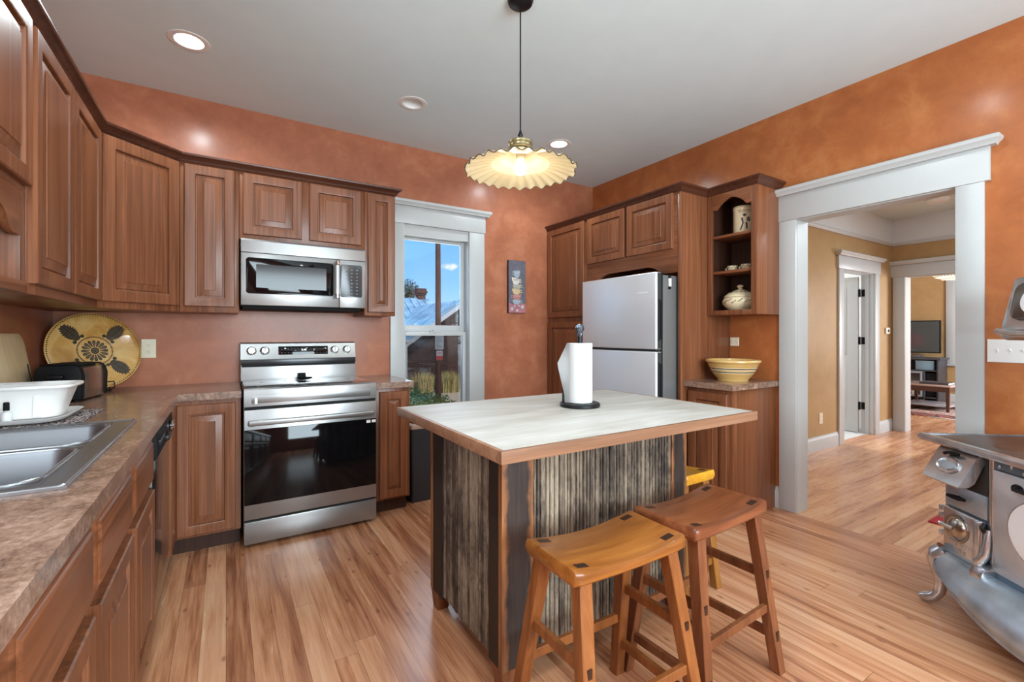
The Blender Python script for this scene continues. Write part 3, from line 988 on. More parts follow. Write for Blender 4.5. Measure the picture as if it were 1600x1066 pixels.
for bx0, by0, bx1, by1 in (b1, b2):
    mb.tube([(x, y, zr + 0.0030) for x, y in rrect(bx0 - 0.006, by0 - 0.006, bx1 + 0.006, by1 + 0.006, 0.058, 6)], 0.0052, 8, closed=True)
mb.build('rim', 'sinksteel', t)
for bx0, by0, bx1, by1 in (b1, b2):
    mb = MB()
    N = 5
    mb.loft([[(x, y, zr + 0.0036) for x, y in rrect(bx0 - 0.008, by0 - 0.008, bx1 + 0.008, by1 + 0.008, 0.012, N)],
             [(x, y, zr + 0.0036) for x, y in rrect(bx0, by0, bx1, by1, 0.055, N)],
             [(x, y, zr - 0.006) for x, y in rrect(bx0 + 0.004, by0 + 0.004, bx1 - 0.004, by1 - 0.004, 0.055, N)],
             [(x, y, zr - 0.15) for x, y in rrect(bx0 + 0.014, by0 + 0.014, bx1 - 0.014, by1 - 0.014, 0.055, N)],
             [(x, y, zr - 0.172) for x, y in rrect(bx0 + 0.03, by0 + 0.03, bx1 - 0.03, by1 - 0.03, 0.05, N)],
             [(x, y, zr - 0.178) for x, y in rrect(bx0 + 0.10, by0 + 0.10, bx1 - 0.10, by1 - 0.10, 0.04, N)]], False, True)
    cx, cy = (bx0 + bx1) / 2, (by0 + by1) / 2
    b = mb.build('bowl', 'bowlsteel', t)
    mb = MB(); mb.lathe([(0.02, 0.0), (0.045, 0.0015), (0.055, 0.004), (0.058, 0.0)], (cx, cy, zr - 0.178), 24, cap0=True); mb.build('drain', 'chrome', b)

# ---------------------------------------------------------------- wall cabinets
CB, DT, DB = 1.385, 2.285, 1.420      # body bottom, door top, door bottom
CT = 2.30
# open-shelf cabinet with arched valance over the sink
t = thing('valance_cabinet', 'cherry wall cabinet with arched valance and open niche over the sink', 'cabinet', (XL + 0.15, 1.7, CB))
y0, y1 = 1.29, 2.128
mb = MB()
mb.box(XL + 0.002, y0, 1.715, UX, y1, CT, 0.0015)
mb.build('body', 'cherry', t)
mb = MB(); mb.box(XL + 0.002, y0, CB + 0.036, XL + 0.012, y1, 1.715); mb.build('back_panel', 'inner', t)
for a, b in ((y0, y0 + 0.052), (y1 - 0.052, y1)):
    mb = MB(); mb.box(XL + 0.012, a, CB + 0.036, UX, b, 1.715, 0.0015); mb.build('side_panel', 'cherry', t)
mb = MB(); mb.box(XL + 0.002, y0, CB, UX + 0.004, y1, CB + 0.036, 0.002); mb.build('shelf', 'cherry_y', t)
ya, yb, ym = y0 + 0.052, y1 - 0.052, (y0 + y1) / 2
pts = [(ya, 1.715), (ya, 1.566), (ya + 0.06, 1.566)] + [(ya + 0.06 + 0.012 * k, 1.566 + 0.0035 * k + 0.0016 * k * k) for k in range(1, 6)]
h2 = [(ym - 0.22 + 0.06 * k, 1.655 - 0.02 * ((ym - 0.22 + 0.06 * k - ym) / 0.22) ** 2) for k in range(0, 4)]
half = pts + h2
full = half + [(2 * ym - u, v) for u, v in half[::-1]]
mb = MB(); mb.prism(full, UX - 0.020, UX + 0.001, 'YZ', 0.003); mb.build('valance', 'cherry_y', t)
wd = (y1 - y0 - 0.05) / 2
for k in range(2):
    door_mb((UX, y0 + 0.018 + k * (wd + 0.014), 1.735), (0, 1, 0), (1, 0, 0), wd, DT - 1.735).build('door', 'cherry', t)

t = thing('wall_cabinet', 'tall two-door cherry wall cabinet between valance niche and corner', 'cabinet', (XL + 0.15, 2.62, CB), 0, 'cherry wall cabinets')
mb = MB(); mb.box(XL + 0.002, 2.131, CB, UX, 3.108, CT, 0.0015); mb.build('body', 'cherry', t)
door_mb((UX, 2.150, DB), (0, 1, 0), (1, 0, 0), 0.452, DT - DB).build('door', 'cherry', t)
door_mb((UX, 2.616, DB), (0, 1, 0), (1, 0, 0), 0.474, DT - DB).build('door', 'cherry', t)

t = thing('corner_wall_cabinet', 'cherry wall cabinet set diagonally across the corner above the plate', 'cabinet', (-0.6, 3.5, CB))
mb = MB(); mb.prism([(XL + 0.002, 3.110), (UX, 3.110), (-0.240, UY), (-0.240, YB - 0.002), (XL + 0.002, YB - 0.002)], CB, CT, 'XY', 0.0015); mb.build('body', 'cherry', t)
dd = Vector((-0.240 - UX, UY - 3.110, 0)); dl_ = dd.length; dd.normalize()
nn = Vector((dd.y, -dd.x, 0))
o0 = Vector((UX, 3.110, DB)) + dd * 0.012
door_mb(o0, dd, nn, dl_ - 0.026, DT - DB, fw=0.062).build('door', 'cherry', t)

t = thing('wall_cabinet', 'single-door cherry wall cabinet between the diagonal corner cabinet and microwave', 'cabinet', (-0.08, 3.57, CB), 0, 'cherry wall cabinets')
mb = MB(); mb.box(-0.238, UY, CB, 0.070, YB - 0.002, CT, 0.0015); mb.build('body', 'cherry', t)
door_mb((-0.216, UY, DB), (1, 0, 0), (0, -1, 0), 0.262, DT - DB).build('door', 'cherry', t)

t = thing('wall_cabinet', 'short two-door cherry wall cabinet directly above the microwave', 'cabinet', (0.47, 3.57, 1.86), 0, 'cherry wall cabinets')
mb = MB(); mb.box(0.072, UY, 1.862, 0.856, YB - 0.002, CT, 0.0015); mb.build('body', 'cherry', t)
door_mb((0.092, UY, 1.892), (1, 0, 0), (0, -1, 0), 0.345, DT - 1.892).build('door', 'cherry', t)
door_mb((0.486, UY, 1.892), (1, 0, 0), (0, -1, 0), 0.345, DT - 1.892).build('door', 'cherry', t)

t = thing('wall_cabinet', 'narrow one-door cherry wall cabinet between microwave and window', 'cabinet', (0.97, 3.57, CB), 0, 'cherry wall cabinets')
mb = MB(); mb.box(0.858, UY - 0.004, CB, 1.086, YB - 0.002, CT, 0.0015); mb.build('body', 'cherry', t)
door_mb((0.880, UY - 0.004, DB - 0.01), (1, 0, 0), (0, -1, 0), 0.196, DT - DB + 0.01).build('door', 'cherry', t)

crown = [(0.001, 0), (0.006, 0), (0.010, 0.008), (0.013, 0.010), (0.018, 0.022), (0.030, 0.033), (0.040, 0.038), (0.043, 0.043), (0.043, 0.052), (0.001, 0.052)]
mb = MB()
pth = [(UX, 1.29, 2.292), (UX, 3.110, 2.292), (-0.240, UY, 2.292), (1.086, UY, 2.292), (1.086, YB - 0.002, 2.292)]
mb.sweep(pth, [(-o, u) for o, u in crown])
tag(mb.build('crown_moulding', 'cherry_d'), 'dark stepped crown moulding topping sink and range wall cabinets', 'moulding')

# ---------------------------------------------------------------- refrigerator wall
PX = 2.775
t = thing('pantry_cabinet', 'tall cherry pantry cabinet between refrigerator and back wall', 'cabinet', (3.05, 3.45, 0))
mb = MB(); toe_box(mb, PX, 3.157, XR - 0.003, YB - 0.002, '-x', CT); mb.build('body', ['cherry', 'inner'], t)
door_mb((PX, 3.722, 0.12), (0, -1, 0), (-1, 0, 0), 0.548, 1.245).build('door', 'cherry', t)
door_mb((PX, 3.722, 1.410), (0, -1, 0), (-1, 0, 0), 0.548, 0.872).build('door', 'cherry', t)

t = thing('refrigerator_surround', 'cherry bridge cabinet and end panel framing the refrigerator', 'cabinet', (3.05, 2.65, 0))
mb = MB(); mb.box(PX, 2.168, 1.845, XR - 0.003, 3.155, CT, 0.0015); mb.build('body', 'cherry_y', t)
door_mb((PX, 3.130, 1.875), (0, -1, 0), (-1, 0, 0), 0.455, 0.407).build('door', 'cherry', t)
door_mb((PX, 2.652, 1.875), (0, -1, 0), (-1, 0, 0), 0.448, 0.407).build('door', 'cherry', t)
mb = MB(); mb.box(PX - 0.002, 2.142, 0, XR - 0.003, 2.166, CT, 0.0015); mb.build('end_panel', 'cherry', t)
pts = [(3.155, 1.845), (3.155, 1.70), (3.03, 1.70)] + [(3.02 - 0.03 * k, 1.70 + 0.065 * sin(pi / 2 * k / 5)) for k in range(1, 6)]
pts += [(2.45, 1.768)] + [(2.45 - 0.03 * k, 1.70 + 0.065 * cos(pi / 2 * k / 5)) for k in range(0, 6)] + [(2.168, 1.70), (2.168, 1.845)]
mb = MB(); mb.prism(pts, PX, PX + 0.02, 'YZ', 0.002); mb.build('apron', 'cherry_y', t)

t = thing('open_shelf_cabinet', 'open cherry shelf cabinet with arched top above the end counter', 'cabinet', (3.2, 1.95, 1.39))
sx, sy0, sy1, sb = 3.075, 1.757, 2.140, 1.388
mb = MB(); mb.box(sx + 0.02, sy0, sb, XR - 0.003, sy0 + 0.018, CT, 0.0015); mb.build('side_panel', 'cherry', t)
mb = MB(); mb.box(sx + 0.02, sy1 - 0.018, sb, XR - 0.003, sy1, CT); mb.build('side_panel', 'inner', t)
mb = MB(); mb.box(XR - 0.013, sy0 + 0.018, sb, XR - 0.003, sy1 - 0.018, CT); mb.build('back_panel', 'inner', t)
mb = MB(); mb.box(sx + 0.02, sy0 + 0.018, sb, XR - 0.013, sy1 - 0.018, sb + 0.02); mb.build('bottom_panel', 'cherry_y', t)
mb = MB(); mb.box(sx + 0.02, sy0 + 0.018, CT - 0.02, XR - 0.013, sy1 - 0.018, CT); mb.build('top_panel', 'cherry_y', t)
for z in (1.712, 1.975):
    mb = MB(); mb.box(sx + 0.012, sy0 + 0.018, z - 0.02, XR - 0.013, sy1 - 0.018, z, 0.002); mb.build('shelf', 'cherry_y', t)
mb = MB()
a0, a1, am = sy0 + 0.042, sy1 - 0.042, (sy0 + sy1) / 2
mb.box(sx, sy0, sb, sx + 0.02, a0, CT, 0.0015); mb.box(sx, a1, sb, sx + 0.02, sy1, CT, 0.0015); mb.box(sx, a0, sb, sx + 0.02, a1, sb + 0.035, 0.0015)
mb.build('face_frame', 'cherry', t)
lf = [(a0, CT), (a0, 2.165), (a0 + 0.035, 2.165), (a0 + 0.042, 2.178)] + [(a0 + 0.05 + 0.018 * k, 2.185 + 0.05 * sin(pi / 2 * k / 5)) for k in range(0, 6)]
mb = MB(); mb.prism(lf + [(2 * am - u, v) for u, v in lf[::-1]], sx, sx + 0.018, 'YZ', 0.002); mb.build('valance', 'cherry_y', t)

mb = MB()
mb.sweep([(PX, YB - 0.002, 2.280), (PX, 2.142, 2.280), (sx, 2.142, 2.280), (sx, sy0, 2.280), (XR - 0.003, sy0, 2.280)], [(-o, u) for o, u in crown])
tag(mb.build('crown_moulding', 'cherry_d'), 'dark stepped crown moulding over pantry, refrigerator and open shelves', 'moulding')

t = thing('end_base_cabinet', 'cherry base cabinet with one door beside the hall opening', 'cabinet', (3.1, 1.96, 0))
mb = MB(); mb.box(2.848, 1.788, 0.10, XR - 0.003, 2.139, 0.873, 0.0015); mb.box(2.90, 1.788, 0, XR - 0.003, 2.139, 0.10); mb.build('body', 'cherry', t)
door_mb((2.848, 2.122, 0.12), (0, -1, 0), (-1, 0, 0), 0.30, 0.725).build('door', 'cherry', t)
mb = MB(); mb.box(2.800, 1.764, CZ0, XR - 0.001, 2.140, CZ1)
mb.bevel_where(lambda c, d: abs(c.x - 2.8) < 1e-3 and abs(d.y) > 0.9, 0.008, 3)
tag(mb.build('worktop', 'laminate'), 'small brown worktop carrying the striped bowl', 'worktop')

# ---------------------------------------------------------------- appliances
def text_part(name, body, size, loc, rot, mat, parent, extrude=0.0005):
    cu = bpy.data.curves.new(name, 'FONT')
    cu.body = body; cu.size = size; cu.extrude = extrude; cu.align_x = 'CENTER'; cu.align_y = 'CENTER'
    tmp = bpy.data.objects.new(name, cu)
    COL.objects.link(tmp)
    dg = bpy.context.evaluated_depsgraph_get()
    me = bpy.data.meshes.new_from_object(tmp.evaluated_get(dg))
    bpy.data.objects.remove(tmp)
    me.materials.clear(); me.materials.append(M[mat])
    mw = Matrix.Translation(Vector(loc)) @ rot.to_4x4()
    me.transform(ROOTM.get(root_of(parent).name, Matrix()).inverted() @ mw)
    o = bpy.data.objects.new(name, me)
    COL.objects.link(o); o.parent = parent
    return o


M['digit'] = emissive('lit_clock_digits', (0.85, 0.93, 1.0), 3.0)
RX90 = Matrix.Rotation(pi / 2, 3, 'X')

# range
t = thing('electric_range', 'stainless freestanding electric range with black glass oven door', 'range', (0.467, 3.4, 0))
x0, x1, yf = 0.086, 0.850, 3.060
mb = MB(); mb.box(x0, yf + 0.035, 0.06, x1, 3.715, 0.914, 0.003)
mb.build('body', 'steel_d', t)
for fx in (x0 + 0.05, x1 - 0.05):
    for fy in (yf + 0.10, 3.66):
        mb = MB(); mb.cyl((fx, fy, 0), 0.018, 0.062, seg=12); mb.build('foot', 'black', t)
mb = MB()
mb.box(x0 + 0.006, yf + 0.016, 0.914, x1 - 0.006, 3.64, 0.926, 0.003); ck = mb.build('cooktop', 'cooktop', t)
mb = MB()
for cx, cy, r in ((0.27, 3.24, 0.105), (0.66, 3.24, 0.085), (0.27, 3.50, 0.075), (0.66, 3.50, 0.105), (0.467, 3.53, 0.05)):
    mb.lathe([(r, 0.9262), (r + 0.003, 0.9263), (r + 0.003, 0.9262)], (cx, cy, 0), 40)
mb.build('burner_ring', pbr('grey_burner_print', (92, 92, 94), 0.3), ck)
# front apron
mb = MB()
mb.prism([(yf + 0.036, 0.928), (yf + 0.016, 0.930), (yf + 0.004, 0.922), (yf, 0.905), (yf, 0.824), (yf + 0.036, 0.824)], x0, x1, 'YZ', 0.002)
fp = mb.build('front_panel', 'steel', t)
mb = MB(); mb.box(x0 + 0.040, yf - 0.0018, 0.842, x1 - 0.040, yf + 0.002, 0.892, 0.001); mb.build('inset', 'steel', fp)
mb = MB(); mb.box(x0 + 0.056, yf - 0.003, 0.840, x0 + 0.070, yf - 0.001, 0.876); mb.build('sticker', 'label', fp)
mb = MB(); mb.box(x0 + 0.004, yf + 0.012, 0.806, x1 - 0.004, yf + 0.036, 0.824); mb.build('vent_gap', 'dark', t)
# oven door
mb = MB(); mb.box(x0 + 0.001, yf + 0.001, 0.165, x1 - 0.001, yf + 0.036, 0.806, 0.004); dr = mb.build('oven_door', 'steel', t)
mb = MB(); mb.box(x0 + 0.003, yf - 0.002, 0.252, x1 - 0.003, yf + 0.004, 0.690, 0.0015); mb.build('oven_glass', 'blackglass', dr)
mb = MB()
mb.box(x0 + 0.02, yf - 0.040, 0.716, x1 - 0.02, yf - 0.020, 0.748, 0.008, 3)
mb.box(x0 + 0.03, yf - 0.024, 0.722, x0 + 0.055, yf + 0.003, 0.742, 0.003); mb.box(x1 - 0.055, yf - 0.024, 0.722, x1 - 0.03, yf + 0.003, 0.742, 0.003)
mb.build('handle', 'steel', dr)
mb = MB()
for k in range(2): mb.box(x1 - 0.066 + k * 0.034, yf - 0.003, 0.664, x1 - 0.040 + k * 0.034, yf - 0.0015, 0.682)
mb.build('label', 'label', dr)
mb = MB(); mb.box(x0 + 0.001, yf + 0.001, 0.022, x1 - 0.001, yf + 0.036, 0.152, 0.004); mb.build('storage_drawer', 'steel', t)
mb = MB(); mb.box(x0 + 0.008, yf + 0.014, 0.152, x1 - 0.008, yf + 0.036, 0.165); mb.build('drawer_gap', 'dark', t)
# backguard
mb = MB()
mb.prism([(3.645, 0.926), (3.725, 0.926), (3.725, 1.188), (3.690, 1.190), (3.676, 1.180), (3.656, 1.075), (3.652, 1.068), (3.645, 1.036)], x0 - 0.002, x1 + 0.002, 'YZ', 0.003)
bgp = mb.build('backguard', 'steel', t)
mb = MB(); mb.box(x0, 3.640, 1.034, x1, 3.655, 1.072, 0.002); mb.build('vent_strip', pbr('dark_vent_strip', (52, 53, 55), 0.25, 0.5), bgp)
mb = MB(); mb.box(x0 + 0.004, 3.642, 1.020, x1 - 0.004, 3.650, 1.034); mb.build('vent_slot', 'dark', bgp)
sl = Matrix.Rotation(-atan2(0.020, 0.105), 3, 'X')

def on_guard(z):
    return 3.656 + (z - 1.075) * 0.190


zc = 1.130
yc = on_guard(zc)
mb = MB(); mb.box(0.318, yc - 0.003, zc - 0.031, 0.652, yc + 0.004, zc + 0.031, 0.001, rot=sl); disp = mb.build('display', 'blackglass', bgp)
text_part('clock_digits', '2:18', 0.020, (0.485, yc - 0.0038, zc + 0.004), sl @ RX90, 'digit', disp, 0.0003)
mb = MB()
random.seed(3)
for rz in (0.010, -0.016):
    for k in range(15):
        if 6 <= k <= 8 and rz > 0: continue
        w = random.uniform(0.006, 0.011)
        p = (0.335 + k * 0.0215, on_guard(zc + rz) - 0.0036, zc + rz)
        mb.box(p[0], p[1], p[2] - 0.0014, p[0] + w, p[1] + 0.0006, p[2] + 0.0014, rot=sl)
mb.build('key_legend', pbr('grey_print', (120, 122, 126), 0.5), disp)
for kx in (0.150, 0.232, 0.700, 0.788):
    mb = MB()
    nrm = sl @ Vector((0, -1, 0)); upv = sl @ Vector((0, 0, 1))
    fr = (Vector((1, 0, 0)), upv, nrm)
    mb.lathe([(0.030, -0.002), (0.030, 0.004), (0.026, 0.006), (0.024, 0.026), (0.020, 0.030), (0.0, 0.030)], (kx, yc, zc), 28, frame=fr)
    kb = mb.build('knob', 'chrome', bgp)
    mb = MB(); mb.box(kx - 0.004, yc - 0.036, zc - 0.022, kx + 0.004, yc - 0.026, zc + 0.022, 0.002, rot=sl, piv=(kx, yc, zc)); mb.build('knob_grip', 'steel', kb)

# spoon rest on the cooktop
t = thing('spoon_rest', 'small black spoon rest standing at the back of the cooktop', 'spoon rest', (0.47, 3.56, 0.927))
mb = MB()
mb.lathe([(0.0, 0.0), (0.030, 0.001), (0.046, 0.006), (0.052, 0.013), (0.048, 0.013), (0.030, 0.006), (0.0, 0.004)], (0.475, 3.545, 0.9268), 24)
mb.build('dish', 'black', t)
mb = MB(); mb.prism([(3.585, 0.930), (3.595, 0.930), (3.612, 0.968), (3.604, 0.970)], 0.440, 0.490, 'YZ', 0.002); mb.build('back_tab', 'black', t)

# microwave
t = thing('microwave', 'stainless over-the-range microwave with black window and handle', 'microwave', (0.467, 3.5, 1.43))
x0, x1, yf, z0, z1 = 0.078, 0.850, 3.345, 1.428, 1.858
mb = MB(); mb.box(x0 + 0.002, yf + 0.03, z0 + 0.012, x1 - 0.002, YB - 0.003, z1 - 0.002, 0.003); mb.build('body', 'steel_d', t)
mb = MB(); mb.box(x0 + 0.01, yf + 0.05, z0 - 0.016, x1 - 0.02, YB - 0.006, z0 + 0.012, 0.003); mb.build('underside', 'black', t)
xs = 0.672
mb = MB(); mb.prism([(yf, 1.772), (yf + 0.03, 1.772), (yf + 0.03, z1), (yf + 0.012, z1), (yf + 0.002, z1 - 0.012)], x0, x1, 'YZ', 0.002); mb.build('top_grille', 'steel', t)
mb = MB(); mb.box(x0, yf, z0 + 0.006, xs - 0.002, yf + 0.03, 1.769, 0.004); dr = mb.build('door', 'steel', t)
mb = MB(); mb.prism(rrect(x0 + 0.028, 1.508, 0.632, 1.738, 0.018), yf - 0.002, yf + 0.004, 'XZ', 0.001); wn_ = mb.build('door_glass', 'blackglass', dr)
mb = MB(); mb.box(x0 + 0.085, yf - 0.0026, 1.548, 0.585, yf - 0.001, 1.698); mb.build('window_screen', 'greyglass', wn_)
mb = MB()
hx_ = 0.652
mb.tube([(hx_, yf - 0.034, 1.500), (hx_, yf - 0.036, 1.56), (hx_, yf - 0.036, 1.69), (hx_, yf - 0.034, 1.750)], 0.0125, 14)
hd = mb.build('handle', 'steel_z', dr)
for hz in (1.512, 1.738):
    mb = MB(); mb.cyl((hx_, yf - 0.034, hz), 0.011, 0.036, 'Y', 12); mb.cyl((hx_, yf - 0.034, hz - 0.016), 0.0145, 0.032, 'Z', 14, 0.003); mb.build('handle_mount', 'chrome', hd)
mb = MB(); mb.box(xs, yf, z0 + 0.006, x1, yf + 0.03, 1.769, 0.004); cp = mb.build('control_panel', 'steel', t)
mb = MB(); mb.prism(rrect(xs + 0.004, 1.508, 0.826, 1.738, 0.016), yf - 0.002, yf + 0.004, 'XZ', 0.001); kp = mb.build('keypad', pbr('grey_keypad', (62, 65, 68), 0.22), cp)
mb = MB()
for r in range(8):
    for c in range(3):
        w = random.uniform(0.008, 0.014)
        mb.box(xs + 0.040 + c * 0.036, yf - 0.0026, 1.700 - r * 0.024, xs + 0.040 + c * 0.036 + w, yf - 0.0016, 1.704 - r * 0.024)
mb.build('key_legend', pbr('pale_print', (150, 152, 156), 0.5), kp)

# refrigerator
t = thing('refrigerator', 'stainless top-freezer refrigerator standing between pantry and end panel', 'refrigerator', (2.95, 2.57, 0))
fx, fy0, fy1 = 2.560, 2.182, 2.968
mb = MB(); mb.box(2.640, fy0 + 0.004, 0.03, 3.330, fy1 - 0.004, 1.672, 0.006); cs = mb.build('case', pbr('grey_refrigerator_case', (128, 130, 130), 0.35, 0.55), t)
mb = MB(); mb.box(2.70, fy0 + 0.02, 0, 3.30, fy1 - 0.02, 0.03); mb.build('base', 'black', t)
for nm, z0, z1 in (('freezer_door', 1.140, 1.690), ('door', 0.060, 1.124)):
    mb = MB(); mb.box(fx, fy0 + 0.0015, z0, 2.622, fy1, z1, 0.010, 3); d = mb.build(nm, 'steel_z', t)
    mb = MB(); mb.box(fx + 0.018, fy0 - 0.0005, z0 + 0.006, 2.616, fy0 + 0.004, z1 - 0.006); e = mb.build('edge_strip', pbr('dark_grey_door_edge', (70, 73, 74), 0.35, 0.4), d)
    gz = (1.20, 1.50) if nm == 'freezer_door' else (0.70, 1.05)
    mb = MB(); mb.box(fx + 0.022, fy0 - 0.0025, gz[0], fx + 0.034, fy0 + 0.001, gz[1], 0.002); mb.box(fx + 0.040, fy0 - 0.006, gz[0] + 0.01, fx + 0.050, fy0 + 0.001, gz[1] - 0.01, 0.002); mb.build('recessed_grip', 'black', e)
    mb = MB(); mb.box(2.622, fy0 + 0.010, z0 + 0.008, 2.640, fy1 - 0.010, z1 - 0.008); mb.build('gasket', 'black', d)
mb = MB(); mb.box(2.57, fy0 + 0.01, 1.124, 2.64, fy1 - 0.01, 1.140); mb.build('door_gap', 'dark', t)
mb = MB()
for k in range(7): mb.box(fx - 0.0012, 2.262 + k * 0.015, 1.545, fx + 0.001, 2.270 + k * 0.015, 1.556)
mb.build('badge', 'white_p', t)
mb = MB(); mb.box(2.60, fy0 + 0.05, 1.672, 2.70, fy0 + 0.11, 1.692, 0.004); mb.build('hinge_cover', 'blackm', t)
t = thing('magnet_clip', 'small white clip stuck on the refrigerator side', 'clip', (2.70, fy0, 1.62))
mb = MB(); mb.box(2.690, fy0 - 0.012, 1.590, 2.712, fy0 + 0.0035, 1.650, 0.004); mb.build('clip_body', 'white_p', t)
mb = MB(); mb.box(2.693, fy0 - 0.009, 1.572, 2.709, fy0 + 0.0035, 1.590, 0.002); mb.box(2.693, fy0 - 0.009, 1.650, 2.709, fy0 + 0.0035, 1.668, 0.002); mb.build('clip_jaw', 'black', t)

# ---------------------------------------------------------------- kitchen island and stools
t = thing('kitchen_island', 'kitchen island with whitewashed top on weathered beadboard base', 'kitchen island', (1.36, 1.65, 0))
TX0, TX1, TY0, TY1, TZ = 0.692, 2.042, 1.164, 2.146, 0.900
mb = MB(); mb.box(TX0 + 0.016, TY0 + 0.016, TZ - 0.040, TX1 - 0.016, TY1 - 0.016, TZ, 0.001); top = mb.build('top', 'islandtop', t)
mb = MB()
mb.prism([(TX0, TY0), (TX1, TY0), (TX1, TY0 + 0.016), (TX0, TY0 + 0.016)], TZ - 0.040, TZ - 0.0005, 'XY', 0.001)
mb.prism([(TX0, TY1 - 0.016), (TX1, TY1 - 0.016), (TX1, TY1), (TX0, TY1)], TZ - 0.040, TZ - 0.0005, 'XY', 0.001)
mb.box(TX0, TY0 + 0.016, TZ - 0.040, TX0 + 0.016, TY1 - 0.016, TZ - 0.0005, 0.001); mb.box(TX1 - 0.016, TY0 + 0.016, TZ - 0.040, TX1, TY1 - 0.016, TZ - 0.0005, 0.001)
mb.build('edge_band', 'oakedge', top)
IX0, IX1, IY0, IY1 = 0.800, 1.778, 1.342, 1.985
random.seed(11)


def beadboard(p0, p1, nrm, z0, z1, name):
    """corrugated vertical boarding between two floor points, facing nrm"""
    p0, p1, nrm = Vector((p0[0], p0[1], 0)), Vector((p1[0], p1[1], 0)), Vector(nrm)
    L = (p1 - p0).length; d = (p1 - p0).normalized()
    prof = [(0, 0.0)]
    s = 0.0
    while s < L - 0.03:
        w = random.choice((0.014, 0.018, 0.022, 0.026))
        hgt = random.uniform(0.0055, 0.0085)
        prof += [(s + 0.0022, -0.001), (s + 0.0050, hgt), (s + w - 0.003, hgt), (s + w, -0.001)]
        s += w
    prof += [(L, 0.0)]
    mb = MB()
    pts = [p0 + d * a + nrm * b for a, b in prof] + [p1 - nrm * 0.014, p0 - nrm * 0.014]
    lo = [(p.x, p.y, z0) for p in pts]; hi = [(p.x, p.y, z1) for p in pts]
    mb.loft([lo, hi])
    return mb.build(name, 'barn', t, 20)


ZT = TZ - 0.0405
beadboard((IX0 + 0.012, IY1 - 0.10), (IX0 + 0.012, IY0 + 0.09), (-1, 0, 0), 0.10, ZT, 'side_panel')
beadboard((IX0 + 0.12, IY0 + 0.012), (IX1 - 0.09, IY0 + 0.012), (0, -1, 0), 0.085, ZT, 'front_panel')
beadboard((IX1 - 0.012, IY0 + 0.09), (IX1 - 0.012, IY1 - 0.10), (1, 0, 0), 0.10, ZT, 'side_panel')
beadboard((IX1 - 0.10, IY1 - 0.012), (IX0 + 0.10, IY1 - 0.012), (0, 1, 0), 0.10, ZT, 'back_panel')
mb = MB(); mb.box(IX0 + 0.03, IY0 + 0.03, 0.12, IX1 - 0.03, IY1 - 0.03, 0.14); mb.build('bottom_board', 'inner', t)


def corner_post(cx, cy, sx_, sy_, wx, wy):
    """two boards meeting at a corner, with a short tapered foot"""
    def wav(n, a):
        return [random.uniform(-a, a) for _ in range(n)]
    N = 14
    zs = [0.085 + (ZT - 0.085) * k / N for k in range(N + 1)]
    w1 = wav(N + 1, 0.004)
    mb = MB()
    mb.loft([[(cx, cy, z), (cx + sx_ * (wx + w1[k]), cy, z), (cx + sx_ * (wx + w1[k]), cy + sy_ * 0.024, z), (cx, cy + sy_ * 0.024, z)] for k, z in enumerate(zs)])
    a = mb.build('post', 'bark', t)
    w2 = wav(N + 1, 0.004)
    mb = MB()
    mb.loft([[(cx + sx_ * 0.0015, cy + sy_ * 0.0245, z), (cx + sx_ * 0.0015, cy + sy_ * (wy + w2[k]), z), (cx + sx_ * 0.024, cy + sy_ * (wy + w2[k]), z), (cx + sx_ * 0.024, cy + sy_ * 0.0245, z)] for k, z in enumerate(zs)])
    mb.build('post_return', pbr('blackened_wood', (36, 27, 22), 0.55, var=0.35, vscale=18, bmp=0.1), a)
    mb = MB()
    q = lambda i, w, d: [(cx + sx_ * i, cy + sy_ * i, 0), (cx + sx_ * (i + w), cy + sy_ * i, 0), (cx + sx_ * (i + w), cy + sy_ * (i + d), 0), (cx + sx_ * i, cy + sy_ * (i + d), 0)]
    f0 = [(x, y, 0.0) for x, y, z in q(0.010, 0.050, 0.050)]
    f1 = [(x, y, 0.085) for x, y, z in q(0.002, 0.082, 0.082)]
    mb.loft([f0, f1]); mb.build('foot', 'stool_bz', a)


corner_post(IX0, IY0, 1, 1, 0.130, 0.098)
corner_post(IX0, IY1, 1, -1, 0.100, 0.128)
corner_post(IX1, IY0, -1, 1, 0.100, 0.098)
corner_post(IX1, IY1, -1, -1, 0.100, 0.128)


